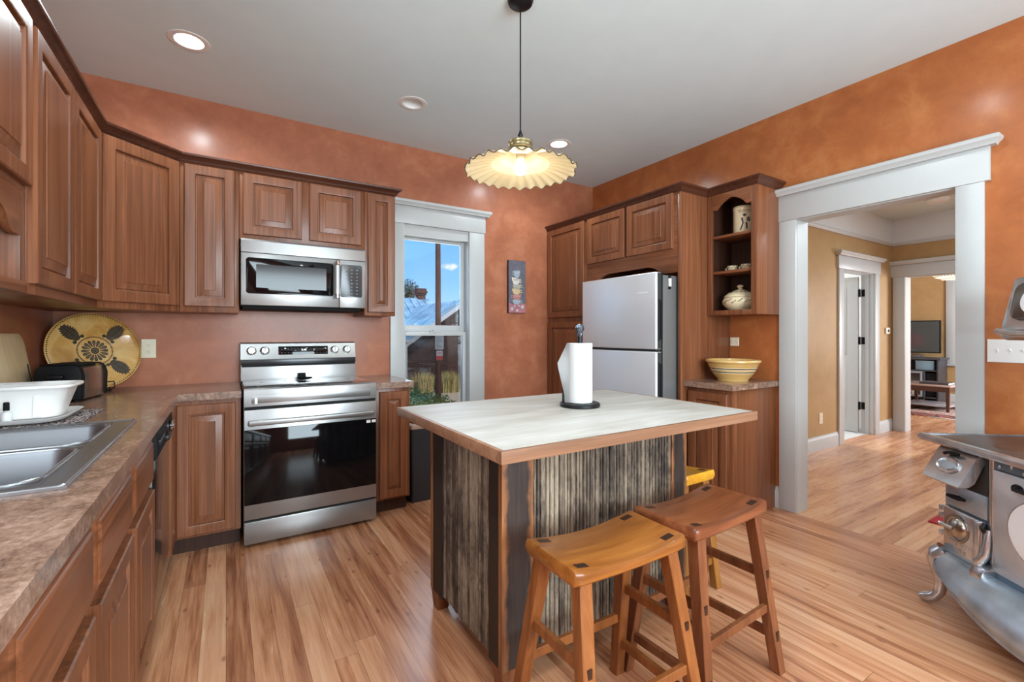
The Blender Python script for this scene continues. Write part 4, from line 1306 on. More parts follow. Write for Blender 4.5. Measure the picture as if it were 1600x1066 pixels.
def make_stool(label, x, y, rz, seat_top, hl, hw_, fl, fwd, mats):
    t = thing('saddle_stool', label, 'stool', (0, 0, 0), 0, 'wooden saddle stools at the island')
    ms, ml = mats
    mb = MB()
    n = 14
    loops = []
    for i in range(n + 1):
        u = -1 + 2 * i / n
        xx = u * hl
        zt = seat_top - 0.022 * (1 - u * u)
        zb = seat_top - 0.046 - 0.006 * (1 - u * u)
        r = 0.010
        yy = hw_ - (0.003 if i in (0, n) else 0)
        L = [(xx, -yy, zb + r), (xx, -yy, zt - r), (xx, -yy + r * 0.4, zt - r * 0.3), (xx, -yy + r, zt), (xx, 0, zt - 0.001), (xx, yy - r, zt), (xx, yy - r * 0.4, zt - r * 0.3), (xx, yy, zt - r), (xx, yy, zb + r), (xx, yy - r, zb), (xx, 0, zb), (xx, -yy + r, zb)]
        loops.append(L)
    e0 = [(x_ - 0.006, y_ * 0.96, z_ + (0.008 if z_ < seat_top - 0.03 else -0.008)) for x_, y_, z_ in loops[0]]
    e1 = [(x_ + 0.006, y_ * 0.96, z_ + (0.008 if z_ < seat_top - 0.03 else -0.008)) for x_, y_, z_ in loops[-1]]
    mb.loft([e0] + loops + [e1])
    seat = mb.build('seat', ms, t, 40)
    tx, ty = hl - 0.045, hw_ - 0.036
    zj = seat_top - 0.040
    zq = lambda xx: seat_top - 0.022 * (1 - (xx / hl) ** 2)
    for sx_ in (-1, 1):
        for sy_ in (-1, 1):
            a, b = sx_ * tx, sy_ * ty
            mb = MB()
            mb.loft([[(a + du_ * 0.020, b + dv_ * 0.011, zq(a + du_ * 0.020) + e) for du_, dv_ in ((-1, -1), (1, -1), (1, 1), (-1, 1))] for e in (-0.004, 0.0008)])
            mb.build('tenon', 'plug', seat)
            mb = MB()
            P0, P1 = Vector((a, b, zj)), Vector((sx_ * fl, sy_ * fwd, 0))
            def sec(p, wx, wy): return [(p.x + wx * q, p.y + wy * w, p.z) for q, w in ((-1, -1), (1, -1), (1, 1), (-1, 1))]
            mb.loft([sec(P1, 0.019, 0.019), sec(P0, 0.022, 0.022)])
            bmesh.ops.bevel(mb.bm, geom=list(mb.bm.edges), offset=0.0025, segments=1, affect='EDGES', profile=0.5, material=-1)
            lg = mb.build('leg', ml, t)
            for zz in (0.355, 0.135):
                k = 1 - zz / zj
                p = P0.lerp(P1, k)
                mb = MB(); mb.box(p.x - 0.0075, p.y + sy_ * 0.0190, p.z - 0.017, p.x + 0.0075, p.y + sy_ * 0.0222, p.z + 0.017); mb.build('tenon', 'plug', lg)
    at = lambda sx_, sy_, zz: Vector((sx_ * tx, sy_ * ty, zj)).lerp(Vector((sx_ * fl, sy_ * fwd, 0)), 1 - zz / zj)

    def rail(p, q, w, h_, name):
        mb = MB()
        d = (q - p).normalized()
        s = Vector((-d.y, d.x, 0)).normalized() * w
        u = Vector((0, 0, h_))
        mb.loft([[tuple(e + s * i + u * j) for i, j in ((-1, -1), (1, -1), (1, 1), (-1, 1))] for e in (p, q)])
        bmesh.ops.bevel(mb.bm, geom=list(mb.bm.edges), offset=0.002, segments=1, affect='EDGES', profile=0.5, material=-1)
        mb.build(name, ml, t)
    for sx_ in (-1, 1):
        for zz in (0.355, 0.135):
            rail(at(sx_, -1, zz), at(sx_, 1, zz), 0.009, 0.016, 'stretcher')
    for sy_ in (-1, 1):
        rail(at(-1, sy_, 0.235), at(1, sy_, 0.235), 0.009, 0.015, 'footrest')
    t.location = (x, y, 0); t.rotation_euler = (0, 0, radians(rz))
    return t


make_stool('amber-toned wooden saddle stool closest to the viewer, before the beadboard', 1.000, 1.046, -1.0, 0.622, 0.218, 0.124, 0.222, 0.185, ('stool_o', 'stool_oz'))
make_stool('reddish brown wooden saddle stool at the island corner, next to the amber one', 1.500, 1.066, 2.5, 0.622, 0.222, 0.130, 0.226, 0.165, ('stool_b', 'stool_bz'))
make_stool('yellow-seated wooden saddle stool mostly hidden behind the island end', 1.925, 1.590, 90.0, 0.585, 0.215, 0.112, 0.215, 0.125, ('stool_y', 'stool_yz'))

# ---------------------------------------------------------------- lights
M['lit'] = emissive('lit_lamp_lens', (1.0, 0.97, 0.92), 9.0)
M['bulb'] = emissive('lit_filament_bulb', (1.0, 0.88, 0.66), 6.0)
names = ['lit recessed ceiling light over the sink corner', 'lit recessed ceiling light near the pantry corner', 'unlit recessed ceiling light between the two lit ones']
for k, (lx, ly) in enumerate(LIGHTS):
    lab = names[k] if k < 3 else 'lit recessed ceiling light behind the viewer'
    t = thing('recessed_light', lab, 'ceiling light', (lx, ly, ZC), 0, 'recessed kitchen ceiling lights')
    mb = MB(); mb.lathe([(0.066, 0.002), (0.068, -0.003), (0.078, -0.005), (0.096, -0.0025), (0.0985, -0.0002)], (lx, ly, ZC), 40); mb.build('trim_ring', 'white_p', t)
    mb = MB(); mb.lathe([(0.067, 0.002), (0.066, 0.03), (0.060, 0.060)], (lx, ly, ZC), 32); mb.build('baffle', 'white_p', t)
    mb = MB(); mb.lathe([(0.062, 0.056), (0.040, 0.048), (0.0, 0.044)], (lx, ly, ZC), 32); mb.build('lens', 'white_p' if k == 2 else 'lit', t)
    if k != 2:
        lamp('downlight_beam', 'SPOT', (lx, ly, ZC - 0.012), (30, 26, 0, 50, 8, 16, 20, 20)[k], (0.85, 0.96, 1.0), aim=(0, 0, -1), spot_size=radians(172), spot_blend=0.6, shadow_soft_size=0.05)

# pendant with ruffled glass shade
px_, py_ = 1.190, 1.825
t = thing('pendant_lamp', 'pendant lamp with ruffled cream glass shade hanging over the island', 'pendant lamp', (px_, py_, ZC))
mb = MB(); mb.lathe([(0.0, -0.030), (0.035, -0.028), (0.056, -0.016), (0.062, 0.0)], (px_, py_, ZC), 32, cap1=True); mb.build('ceiling_canopy', 'blackm', t)
mb = MB(); mb.tube([(px_, py_, ZC - 0.02), (px_, py_, 2.185)], 0.0034, 8); mb.build('cord', 'black', t)
mb = MB(); mb.lathe([(0.005, 0.055), (0.007, 0.045), (0.013, 0.032), (0.011, 0.028), (0.013, 0.0)], (px_, py_, 2.165), 20, cap0=True); mb.build('strain_relief', 'blackm', t)
mb = MB(); mb.lathe([(0.012, 0.046), (0.050, 0.044), (0.058, 0.038), (0.058, 0.030), (0.052, 0.026), (0.052, 0.016), (0.058, 0.010), (0.052, 0.004)], (px_, py_, 2.125), 36, cap0=True); mb.build('fitter_cap', pbr('aged_brass', (150, 138, 104), 0.35, 0.8, var=0.1), t)


def creamglass():
    m, h, p, o = new_mat('cream_ruffled_glass')
    h.set(p, 'Base Color', s2l((240, 232, 204)))
    h.set(p, 'Roughness', 0.25)
    h.set(p, 'Coat Weight', 0.4)
    tl = h.n('ShaderNodeBsdfTranslucent', None, Color=s2l((248, 234, 198)))
    mx = h.n('ShaderNodeMixShader', None, Fac=0.45, _1=p.outputs[0], _2=tl.outputs[0])
    m.node_tree.links.new(mx.outputs[0], o.inputs[0])
    return m


M['cream'] = creamglass()
NR = 28


def ruff(tt, r, hh):
    k = max(0.0, (r - 0.135) / 0.13)
    w = cos(NR * tt)
    return (r + 0.006 * k * sin(NR * tt * 0.5 + 0.7), hh + 0.0075 * k * w)


mb = MB()
prof = [(0.040, 2.128), (0.060, 2.118), (0.072, 2.100), (0.085, 2.084), (0.108, 2.073), (0.130, 2.069), (0.135, 2.062), (0.142, 2.060), (0.170, 2.056), (0.205, 2.047), (0.240, 2.038), (0.262, 2.031)]
mb.lathe(prof, (px_, py_, 0), 224, rad=ruff)
inner = [(r, z - 0.004) for r, z in prof[::-1]]
mb.lathe(inner, (px_, py_, 0), 224, rad=ruff)
sh = mb.build('glass_shade', 'cream', t, 60)
mb = MB()
L = []
for i in range(224):
    a = 2 * pi * i / 224
    r, z = ruff(a, 0.263, 2.0292)
    L.append((px_ + r * cos(a), py_ + r * sin(a), z))
mb.tube(L, 0.0028, 6, closed=True); mb.build('rim', pbr('dark_glass_edge', (84, 72, 52), 0.3), sh)
mb = MB(); mb.lathe([(0.0, 2.125), (0.020, 2.125), (0.022, 2.090), (0.017, 2.082)], (px_, py_, 0), 20); mb.build('socket', 'ivory', t)
mb = MB(); mb.lathe([(0.014, 2.084), (0.016, 2.078), (0.024, 2.062), (0.030, 2.042), (0.028, 2.022), (0.016, 2.010), (0.0, 2.006)], (px_, py_, 0), 24); mb.build('bulb', 'bulb', t)
lamp('pendant_glow', 'POINT', (px_, py_, 1.992), 2.4, (1.0, 0.86, 0.66), shadow_soft_size=0.03)

# hall fixtures
t = thing('flush_ceiling_light', 'small round white fixture on the hall ceiling', 'ceiling light', (6.62, 1.77, HZ))
mb = MB(); mb.lathe([(0.10, 0), (0.10, -0.025), (0.092, -0.032)], (6.62, 1.77, HZ), 32); mb.build('base', 'white_p', t)
mb = MB(); mb.lathe([(0.092, -0.030), (0.08, -0.045), (0.05, -0.054), (0.0, -0.058)], (6.62, 1.77, HZ), 32); mb.build('diffuser', 'white_p', t)
lamp('hall_fill', 'AREA', (5.2, 0.3, HZ - 0.06), 74, (0.86, 0.97, 1.05), aim=(0, 0.15, -1), shape='RECTANGLE', size=2.2, size_y=1.0)  # added area lamp under the ceiling, fills the hall with light
cx_, cy_ = 8.9, 2.17
t = thing('crystal_chandelier', 'crystal basket chandelier hanging in the sitting room', 'chandelier', (cx_, cy_, HZ))
mb = MB(); mb.tube([(cx_, cy_, HZ), (cx_, cy_, 2.205)], 0.006, 8); mb.lathe([(0.05, 0), (0.05, -0.02), (0.01, -0.03)], (cx_, cy_, HZ), 20); mb.build('stem', 'chrome', t)
mb = MB(); mb.lathe([(0.008, 2.225), (0.30, 2.170), (0.305, 2.145), (0.30, 2.140), (0.28, 2.160)], (cx_, cy_, 0), 32); mb.build('ring', 'chrome', t)
for k in range(3):
    mb = MB()
    r = (0.295, 0.235, 0.16)[k]; z = (2.125, 2.085, 2.050)[k]
    nb = (52, 42, 30)[k]
    for i in range(nb):
        a = 2 * pi * i / nb
        p = Vector((cx_ + r * cos(a), cy_ + r * sin(a), z))
        mb.lathe([(0, 0.018), (0.011, 0.004), (0.011, -0.004), (0, -0.020)], p, 6)
    bt = mb.build('crystal_strand', pbr('cut_crystal', (236, 234, 228), 0.05, coat=1.0), t)
    bt['kind'] = 'stuff'
mb = MB(); mb.lathe([(0.27, 2.115), (0.225, 2.070), (0.135, 2.040), (0.0, 2.030)], (cx_, cy_, 0), 32); mb.build('glass_bowl', emissive('glowing_frosted_bowl', (1.0, 0.88, 0.66), 1.3), t)
mb = MB(); mb.lathe([(0.0, 2.030), (0.014, 2.020), (0.006, 2.005), (0.02, 1.990), (0.0, 1.965)], (cx_, cy_, 0), 14); mb.build('finial', 'blackm', t)

# ---------------------------------------------------------------- things on the sink counter
CT1 = CZ1
# plate and its stand
pc = Vector((-0.648, 3.545, 1.152))
nrm = Vector((0.52, -0.81, 0.26)).normalized()
xr = Vector((0, 0, 1)).cross(-nrm); xr = (-xr if xr.x < 0 else xr).normalized()
upv = nrm.cross(xr); upv = (-upv if upv.z < 0 else upv).normalized()
A_, B_ = 0.222, 0.222
fr = (xr, upv, nrm)
t = thing('display_plate', 'large ochre plate with dark leaf and flower pattern on a stand', 'plate', (pc.x, pc.y, CT1))


def ochre():
    m, h, p, o = new_mat('ochre_plate_glaze')
    v = coords(h)
    n = h.noise(v, 9, 5, 0.6, 0.6)
    h.set(p, 'Base Color', h.ramp(n, [(0.3, s2l((168, 118, 52))), (0.5, s2l((200, 154, 84))), (0.7, s2l((214, 180, 118)))]))
    h.set(p, 'Roughness', 0.12); h.set(p, 'Coat Weight', 0.6)
    return m


M['ochre'] = ochre()
M['motif'] = pbr('dark_olive_motif_glaze', (52, 44, 34), 0.3, var=0.3, vscale=60)
M['motif2'] = pbr('grey_olive_motif_glaze', (84, 74, 58), 0.3, var=0.3, vscale=60)
mb = MB()
R_ = A_
zz = lambda r: 0.016 * (r / R_) ** 2
mb.lathe([(0.0, 0.0)] + [(R_ * k / 8, zz(R_ * k / 8)) for k in range(1, 9)] + [(R_ + 0.003, zz(R_) - 0.002), (R_ - 0.004, zz(R_) - 0.008), (R_ * 0.6, -0.008), (0.0, -0.010)], pc, 64, frame=fr)


def onp(r, a, e=0.0012):
    return tuple(pc + xr * (r * cos(a)) + upv * (r * sin(a)) + nrm * (zz(r) + e))


def onxy(x, y, e=0.0012):
    return onp(sqrt(x * x + y * y), atan2(y, x), e)


mb.mi = 1
for k in range(110):       # dotted border
    a = 2 * pi * k / 110
    mb.face([onp(R_ * 0.955, a - 0.014), onp(R_ * 0.955, a + 0.014), onp(R_ * 0.985, a + 0.014), onp(R_ * 0.985, a - 0.014)])
for k in range(64):       # inner ring of dots
    a = 2 * pi * k / 64
    mb.face([onp(0.078, a - 0.034), onp(0.078, a + 0.034), onp(0.086, a + 0.034), onp(0.086, a - 0.034)])
for k in range(16):       # flower petals
    a = 2 * pi * k / 16
    mb.mi = 1
    mb.face([onp(0.024, a - 0.10, 0.0010), onp(0.052, a - 0.17, 0.0010), onp(0.061, a - 0.10, 0.0010), onp(0.064, a, 0.0010), onp(0.061, a + 0.10, 0.0010), onp(0.052, a + 0.17, 0.0010), onp(0.024, a + 0.10, 0.0010)])
    mb.mi = 2
    mb.face([onp(0.030, a - 0.05, 0.0015), onp(0.053, a - 0.09, 0.0015), onp(0.058, a, 0.0015), onp(0.053, a + 0.09, 0.0015), onp(0.030, a + 0.05, 0.0015)])
mb.mi = 1
mb.face([onp(0.020, 2 * pi * k / 20, 0.0014) for k in range(20)])
mb.mi = 2
mb.face([onp(0.013, 2 * pi * k / 16, 0.0018) for k in range(16)])
mb.mi = 1
mb.face([onp(0.006, 2 * pi * k / 10, 0.0022) for k in range(10)])
for q in range(4):        # four acanthus leaves
    a = radians(45 + 90 * q)
    ca, sa = cos(a), sin(a)
    def lf(l, w, e=0.0012): return onxy(ca * l - sa * w, sa * l + ca * w, e)
    mb.mi = 1
    N = 8
    for k in range(N):
        l0 = 0.100 + 0.0118 * k; wv = 0.034 * sin(pi * (k + 1.6) / (N + 2.2)) ** 0.8 + 0.003
        for s in (-1, 1):
            mb.face([lf(l0, 0), lf(l0 + 0.001, s * wv * 0.55), lf(l0 + 0.006, s * wv * 0.86), lf(l0 + 0.015, s * wv * 1.05), lf(l0 + 0.0165, s * wv * 0.62), lf(l0 + 0.0135, 0)])
            mb.mi = 2
            mb.face([lf(l0 + 0.003, s * 0.0035, 0.0017), lf(l0 + 0.0075, s * wv * 0.62, 0.0017), lf(l0 + 0.012, s * wv * 0.72, 0.0017), lf(l0 + 0.0085, s * 0.0035, 0.0017)])
            mb.mi = 1
    mb.face([lf(0.190, -0.009), lf(0.208, 0), lf(0.190, 0.009)])
    for s in (-1, 1):      # scrolls at the leaf foot
        cxs, cys = 0.098, s * 0.026
        mb.face([lf(cxs + 0.010 * cos(u), cys + 0.010 * sin(u)) for u in [2 * pi * i / 12 for i in range(12)]])
        mb.face([lf(0.094, 0), lf(0.098, s * 0.020), lf(0.104, s * 0.020), lf(0.104, 0)])
mb.build('plate', ['ochre', 'motif', 'motif2'], t, 50)
t2 = thing('plate_stand', 'black wire easel holding the ochre plate', 'plate stand', (pc.x, pc.y, CT1))
mb = MB()
for s in (-1, 1):
    q = lambda w, u, d: tuple(pc + xr * w + upv * u + nrm * d)
    foot = pc + xr * (s * 0.055) + upv * (-0.232) + nrm * 0.036
    mb.tube([q(s * 0.055, -0.195, 0.036), q(s * 0.055, -0.232, 0.034), (pc + xr * s * 0.055 - upv * 0.236 - nrm * 0.02), (pc + xr * s * 0.03 + upv * 0.02 - nrm * 0.024)], 0.0026, 8)
    b = pc + xr * s * 0.055 - upv * 0.236 - nrm * 0.01
    mb.tube([tuple(b), (b.x, b.y, CT1 + 0.003), (b.x - nrm.x * 0.10, b.y - nrm.y * 0.10, CT1 + 0.003)], 0.0026, 8)
mb.tube([q(-0.055, -0.195, 0.036), q(0.055, -0.195, 0.036)], 0.0026, 8)
mb.tube([q(-0.055, -0.232, 0.034), q(0.055, -0.232, 0.034)], 0.0026, 8)
mb.build('wire_frame', 'black', t2)

# cutting board leaning on the sink wall
t = thing('cutting_board', 'pale wooden cutting board with slotted grips leaning in the corner', 'cutting board', (-0.80, 3.0, CT1))
W_, H_ = 0.42, 0.335
out = rrect(0, 0, W_, H_, 0.055, 8)
mb = MB()
us = [0, 0.018, 0.036, W_ - 0.036, W_ - 0.018, W_]
h0, h1 = 0.075, 0.185
mb.prism(out, 0, 0.014, 'XY', 0.002)
mb.xform(Matrix.Translation((-0.845, 2.775, CT1 + 0.006)) @ Matrix(((0, -0.16, -0.987, 0), (1, 0, 0, 0), (0, 0.987, -0.16, 0), (0, 0, 0, 1))))
mb.xform(Matrix.Translation((0.045, 0, 0.0)))
mb.build('board', wood('maple_board_wood', (196, 168, 124), (214, 188, 146), (224, 202, 164), 'Z', 20, 0.5, 0), t)
for w in (0.016, W_ - 0.034):
    mb = MB(); mb.prism(rrect(w, h0, w + 0.018, h1, 0.0088, 5), -0.0012, 0.0152, 'XY')
    mb.xform(Matrix.Translation((-0.800, 2.775, CT1 + 0.006)) @ Matrix(((0, -0.16, -0.987, 0), (1, 0, 0, 0), (0, 0.987, -0.16, 0), (0, 0, 0, 1))))
    mb.build('grip_slot', pbr('dark_slot', (70, 58, 44), 0.7), t)

# toaster
t = thing('toaster', 'black and steel two-slot toaster in front of the ochre plate', 'toaster', (-0.68, 3.20, CT1))
tz = CT1
c = Vector((-0.665, 3.17, tz + 0.0006))
ta = radians(-9)
Rm = Matrix.Translation(c) @ Matrix.Rotation(ta, 4, 'Z')
prof = [(-0.085, 0.012), (-0.088, 0.13), (-0.080, 0.165), (-0.060, 0.182), (0.060, 0.182), (0.080, 0.165), (0.088, 0.13), (0.085, 0.012)]
mb = MB(); mb.prism(prof, -0.105, 0.135, 'YZ', 0.006); mb.xform(Rm @ Matrix.Rotation(pi / 2, 4, 'Z')); mb.build('body', pbr('toaster_steel', (150, 140, 126), 0.22, 0.9), t)
for a, b in ((-0.150, -0.105), (0.135, 0.150)):
    mb = MB(); mb.prism([(u * 1.05, v) for u, v in prof], a, b, 'YZ', 0.012); mb.xform(Rm @ Matrix.Rotation(pi / 2, 4, 'Z')); e = mb.build('end_cap', 'black', t)
    if a < 0:
        pass
mb = MB(); mb.box(-0.078, -0.096, 0.1805, 0.078, 0.126, 0.186, 0.003); mb.xform(Rm @ Matrix.Rotation(pi / 2, 4, 'Z') @ Matrix.Rotation(pi / 2, 4, 'Z')); mb.build('top_plate', 'black', t)
mb = MB()
for s in (-1, 1): mb.box(-0.09, s * 0.028 - 0.014, 0.1855, 0.12, s * 0.028 + 0.014, 0.1870)
mb.xform(Rm @ Matrix.Rotation(pi / 2, 4, 'Z')); mb.build('slot', 'dark', t)
mb = MB(); mb.box(-0.156, -0.012, 0.03, -0.149, 0.012, 0.14, 0.002); mb.box(-0.178, -0.030, 0.118, -0.150, 0.030, 0.136, 0.006); mb.xform(Rm @ Matrix.Rotation(pi / 2, 4, 'Z')); mb.build('lever', 'blackm', t)
for s in (-1, 1):
    for u in (-0.12, 0.12):
        mb = MB(); mb.cyl((u, s * 0.06, 0), 0.012, 0.014, seg=10); mb.xform(Rm @ Matrix.Rotation(pi / 2, 4, 'Z')); mb.build('foot', 'black', t)

# patterned drying mat, drain tray, dish tub and soap bottle beside the sink
def spots():
    m, h, p, o = new_mat('black_and_white_woven_mat')
    v = coords(h)
    w = h.n('ShaderNodeTexVoronoi', {'feature': 'DISTANCE_TO_EDGE'}, Vector=v, Scale=75.0)
    c = h.ramp(w.outputs['Distance'], [(0.10, s2l((38, 30, 30))), (0.22, s2l((212, 196, 192)))])
    h.set(p, 'Base Color', c); h.set(p, 'Roughness', 0.95)
    return m


mb = MB()
N = 22
pts = []
mx0, mx1, my0, my1 = -0.855, -0.458, 2.272, 2.66
us = [mx0 + (mx1 - mx0) * k / N for k in range(N + 1)]; vs = [my0 + (my1 - my0) * k / N for k in range(N + 1)]
mb.slab(us, vs, lambda i, j: True, CT1 + 0.0012, CT1 + 0.007)
for v in mb.bm.verts:
    if v.co.z > CT1 + 0.005: v.co.z += 0.0015 * noise.noise(Vector((v.co.x * 60, v.co.y * 60, 0)))
    if v.co.x > mx1 - 0.03: v.co.y += 0.012 * sin((v.co.x - mx1) * 60)
tag(mb.build('drying_mat', spots()), 'black and white patterned mat under the dish tub', 'mat')
t = thing('drain_tray', 'shallow white tray lying on the patterned mat', 'tray', (-0.68, 2.46, CT1 + 0.009))
mb = MB()
z = CT1 + 0.0095
q = lambda i, zz_: [(x, y, zz_) for x, y in rrect(-0.855 + i, 2.288 + i, -0.505 - i, 2.635 - i, 0.06, 6)]
mb.loft([q(0.03, z), q(0.012, z + 0.006), q(0, z + 0.020), q(0.004, z + 0.020), q(0.018, z + 0.010), q(0.034, z + 0.005)])
mb.build('tray', 'white_p', t)
t = thing('dish_tub', 'white plastic dish tub standing in the tray by the sink', 'tub', (-0.68, 2.46, CT1 + 0.02))
zt0 = CT1 + 0.0155
q = lambda i, zz_, r=0.05: [(x, y, zz_) for x, y in rrect(-0.842 + i, 2.355 + i, -0.500 - i, 2.60 - i, r, 6)]
mb = MB()
mb.loft([q(0.052, zt0), q(0.046, zt0 + 0.004), q(0.020, zt0 + 0.095), q(0.016, zt0 + 0.112), q(0.004, zt0 + 0.112), q(0.0, zt0 + 0.118), q(0.002, zt0 + 0.126), q(0.010, zt0 + 0.126), q(0.020, zt0 + 0.118), q(0.026, zt0 + 0.095), q(0.052, zt0 + 0.008)])
tb = mb.build('tub', 'white_p', t)
mb = MB()
for xx in (-0.70, -0.60):
    mb.loft([[(xx - 0.010, 2.386, zt0 + 0.012), (xx + 0.010, 2.386, zt0 + 0.012), (xx + 0.010, 2.405, zt0 + 0.012), (xx - 0.010, 2.405, zt0 + 0.012)], [(xx - 0.004, 2.372, zt0 + 0.09), (xx + 0.004, 2.372, zt0 + 0.09), (xx + 0.004, 2.39, zt0 + 0.09), (xx - 0.004, 2.39, zt0 + 0.09)]])
mb.build('rib', 'white_p', tb)
t = thing('soap_bottle', 'small clear bottle with black cap in front of the dish tub', 'bottle', (-0.660, 2.318, CT1))
bz = CT1 + 0.0165
bx, by = -0.666, 2.343
mb = MB(); mb.lathe([(0.0, 0), (0.013, 0), (0.0145, 0.003), (0.0145, 0.032), (0.012, 0.038), (0.006, 0.042), (0.006, 0.046)], (bx, by, bz), 24, cap1=True); mb.build('bottle_body', 'clear', t)
mb = MB(); mb.lathe([(0.0075, 0.044), (0.0085, 0.046), (0.0080, 0.072), (0.006, 0.074)], (bx, by, bz), 16, cap0=True, cap1=True); mb.build('cap', 'black', t)

# ---------------------------------------------------------------- wall fittings and small things
def outlet(name, label, c, du, dn, w, h, cat, kind, n=1, horiz=False):
    c, du, dn = Vector(c), Vector(du), Vector(dn)
    up = Vector((0, 0, 1))
    t = thing(name, label, cat, tuple(c))

    def plate(mb, a0, b0, a1, b1, d0, d1, bev=0.0015):
        pts = [c + du * a + up * b + dn * d for d in (d0, d1) for a, b in ((a0, b0), (a1, b0), (a1, b1), (a0, b1))]
        i = 0.0015
        top = [c + du * a + up * b + dn * (d1 + 0.001) for a, b in ((a0 + i, b0 + i), (a1 - i, b0 + i), (a1 - i, b1 - i), (a0 + i, b1 - i))]
        mb.loft([[tuple(p) for p in pts[:4]], [tuple(p) for p in pts[4:]], [tuple(p) for p in top]])
    mb = MB(); plate(mb, -w / 2, -h / 2, w / 2, h / 2, 0, 0.005); mb.build('cover_plate', 'ivory' if kind == 'outlet' else 'white_p', t)
    if kind == 'outlet':
        for s in (-1, 1):
            a, b = (s * w * 0.25, 0) if horiz else (0, s * h * 0.17)
            mb = MB(); plate(mb, a - 0.014, b - 0.013, a + 0.014, b + 0.013, 0.004, 0.0065); r = mb.build('receptacle', 'ivory', t)
            mb = MB()
            for k in (-1, 1): plate(mb, a + k * 0.006 - 0.0012, b - 0.001, a + k * 0.006 + 0.0012, b + 0.008, 0.006, 0.0072, 0)
            plate(mb, a - 0.002, b - 0.009, a + 0.002, b - 0.005, 0.006, 0.0072, 0)
            mb.build('slot', 'dark', r)
    elif kind == 'switch':
        for k in range(n):
            a = (k - (n - 1) / 2) * 0.046
            mb = MB(); plate(mb, a - 0.005, -0.012, a + 0.005, 0.012, 0.004, 0.0062); plate(mb, a - 0.0035, 0.000, a + 0.0035, 0.009, 0.005, 0.0115); mb.build('toggle', 'white_p', t)
    return t


outlet('wall_outlet', 'ivory wall outlet beside the ochre plate', (-0.423, YB, 1.156), (1, 0, 0), (0, -1, 0), 0.075, 0.120, 'outlet', 'outlet')
outlet('wall_outlet', 'sideways ivory wall outlet above the striped bowl', (XR, 2.104, 1.190), (0, -1, 0), (-1, 0, 0), 0.070, 0.066, 'outlet', 'outlet', horiz=True)
outlet('wall_outlet', 'ivory wall outlet low on the tan hall wall', (5.46, HY, 0.335), (1, 0, 0), (0, -1, 0), 0.075, 0.120, 'outlet', 'outlet')
outlet('switch_plate', 'white triple light switch plate beside the hall opening', (XR, 0.622, 1.163), (0, -1, 0), (-1, 0, 0), 0.165, 0.118, 'light switch', 'switch', 3)
t = thing('thermostat', 'small ivory thermostat on the tan hall wall', 'thermostat', (7.19, HY, 1.29))
mb = MB(); mb.box(7.135, HY - 0.022, 1.25, 7.245, HY, 1.33, 0.004); mb.build('housing', 'ivory', t)
mb = MB(); mb.box(7.170, HY - 0.0235, 1.272, 7.215, HY - 0.021, 1.308); mb.build('display', 'black', t)

# canvas picture of stacked cups
t = thing('canvas_picture', 'tall narrow canvas of stacked teacups beside the window', 'picture', (2.38, YB, 1.70))
ax0, ax1, az0, az1 = 2.283, 2.478, 1.452, 1.958
cols = {'bg': (98, 96, 106), 'side': (58, 52, 58), 'c1': (146, 160, 172), 'c2': (206, 202, 190), 'c3': (158, 158, 136), 'c4': (200, 176, 132), 'c5': (176, 118, 112), 'c6': (150, 164, 172), 'pink': (168, 108, 116), 'pale': (182, 172, 176)}
ml = [pbr('canvas_' + k, v, 0.8, var=0.22 if k in ('bg', 'pink') else 0.08, vscale=26) for k, v in cols.items()]
ix = {k: i for i, k in enumerate(cols)}
mb = MB(); mb.mi = ix['side']; mb.box(ax0, YB - 0.032, az0, ax1, YB - 0.001, az1, 0.002)
yy = YB - 0.0325


def paint(pts, key, lift=0.0):
    mb.mi = ix[key]
    mb.face([(ax0 + (ax1 - ax0) * u, yy - 0.0003 - lift, az0 + (az1 - az0) * v) for u, v in pts])


paint([(0.01, 0.005), (0.99, 0.005), (0.99, 0.995), (0.01, 0.995)], 'bg')
paint([(0.01, 0.005), (0.99, 0.005), (0.99, 0.17), (0.7, 0.19), (0.3, 0.16), (0.01, 0.19)], 'pink', 0.0002)
for (u, v, r) in ((0.2, 0.08, 0.09), (0.5, 0.05, 0.08), (0.8, 0.12, 0.1), (0.6, 0.14, 0.05), (0.35, 0.13, 0.05)):
    paint([(u + r * cos(a), v + r * 0.38 * sin(a)) for a in [2 * pi * i / 12 for i in range(12)]], 'pale', 0.0004)
y_ = 0.165
for key, w, hgt, tilt, side in (('c6', 0.23, 0.095, 0.00, 1), ('c5', 0.24, 0.105, 0.03, -1), ('c4', 0.23, 0.115, -0.02, 1), ('c3', 0.24, 0.09, 0.03, 1), ('c2', 0.22, 0.13, -0.05, 1), ('c1', 0.18, 0.16, 0.02, -1)):
    cx = 0.46 + tilt
    k = tilt * 0.4
    paint([(cx - w * 0.55, y_), (cx + w * 0.55, y_), (cx + w * 0.95, y_ + hgt * 0.45 + k), (cx + w * 1.05, y_ + hgt * 0.92 + k), (cx - w * 1.05, y_ + hgt * 0.92 - k), (cx - w * 0.95, y_ + hgt * 0.45 - k)], key, 0.0006)
    ring = [(cx + side * w * (1.15 + 0.32 * cos(a)), y_ + hgt * (0.55 + 0.30 * sin(a))) for a in [2 * pi * i / 14 for i in range(14)]]
    inn = [(cx + side * w * (1.15 + 0.19 * cos(a)), y_ + hgt * (0.55 + 0.17 * sin(a))) for a in [2 * pi * i / 14 for i in range(14)]]
    for i in range(14):
        j = (i + 1) % 14
        paint([ring[i], ring[j], inn[j], inn[i]], key, 0.0005)
    paint([(cx - w * 0.7, y_ + hgt * 0.62), (cx + w * 0.7, y_ + hgt * 0.62), (cx + w * 0.72, y_ + hgt * 0.72), (cx - w * 0.72, y_ + hgt * 0.72)], 'pale' if key != 'c2' else 'c5', 0.0009)
    y_ += hgt * 0.93
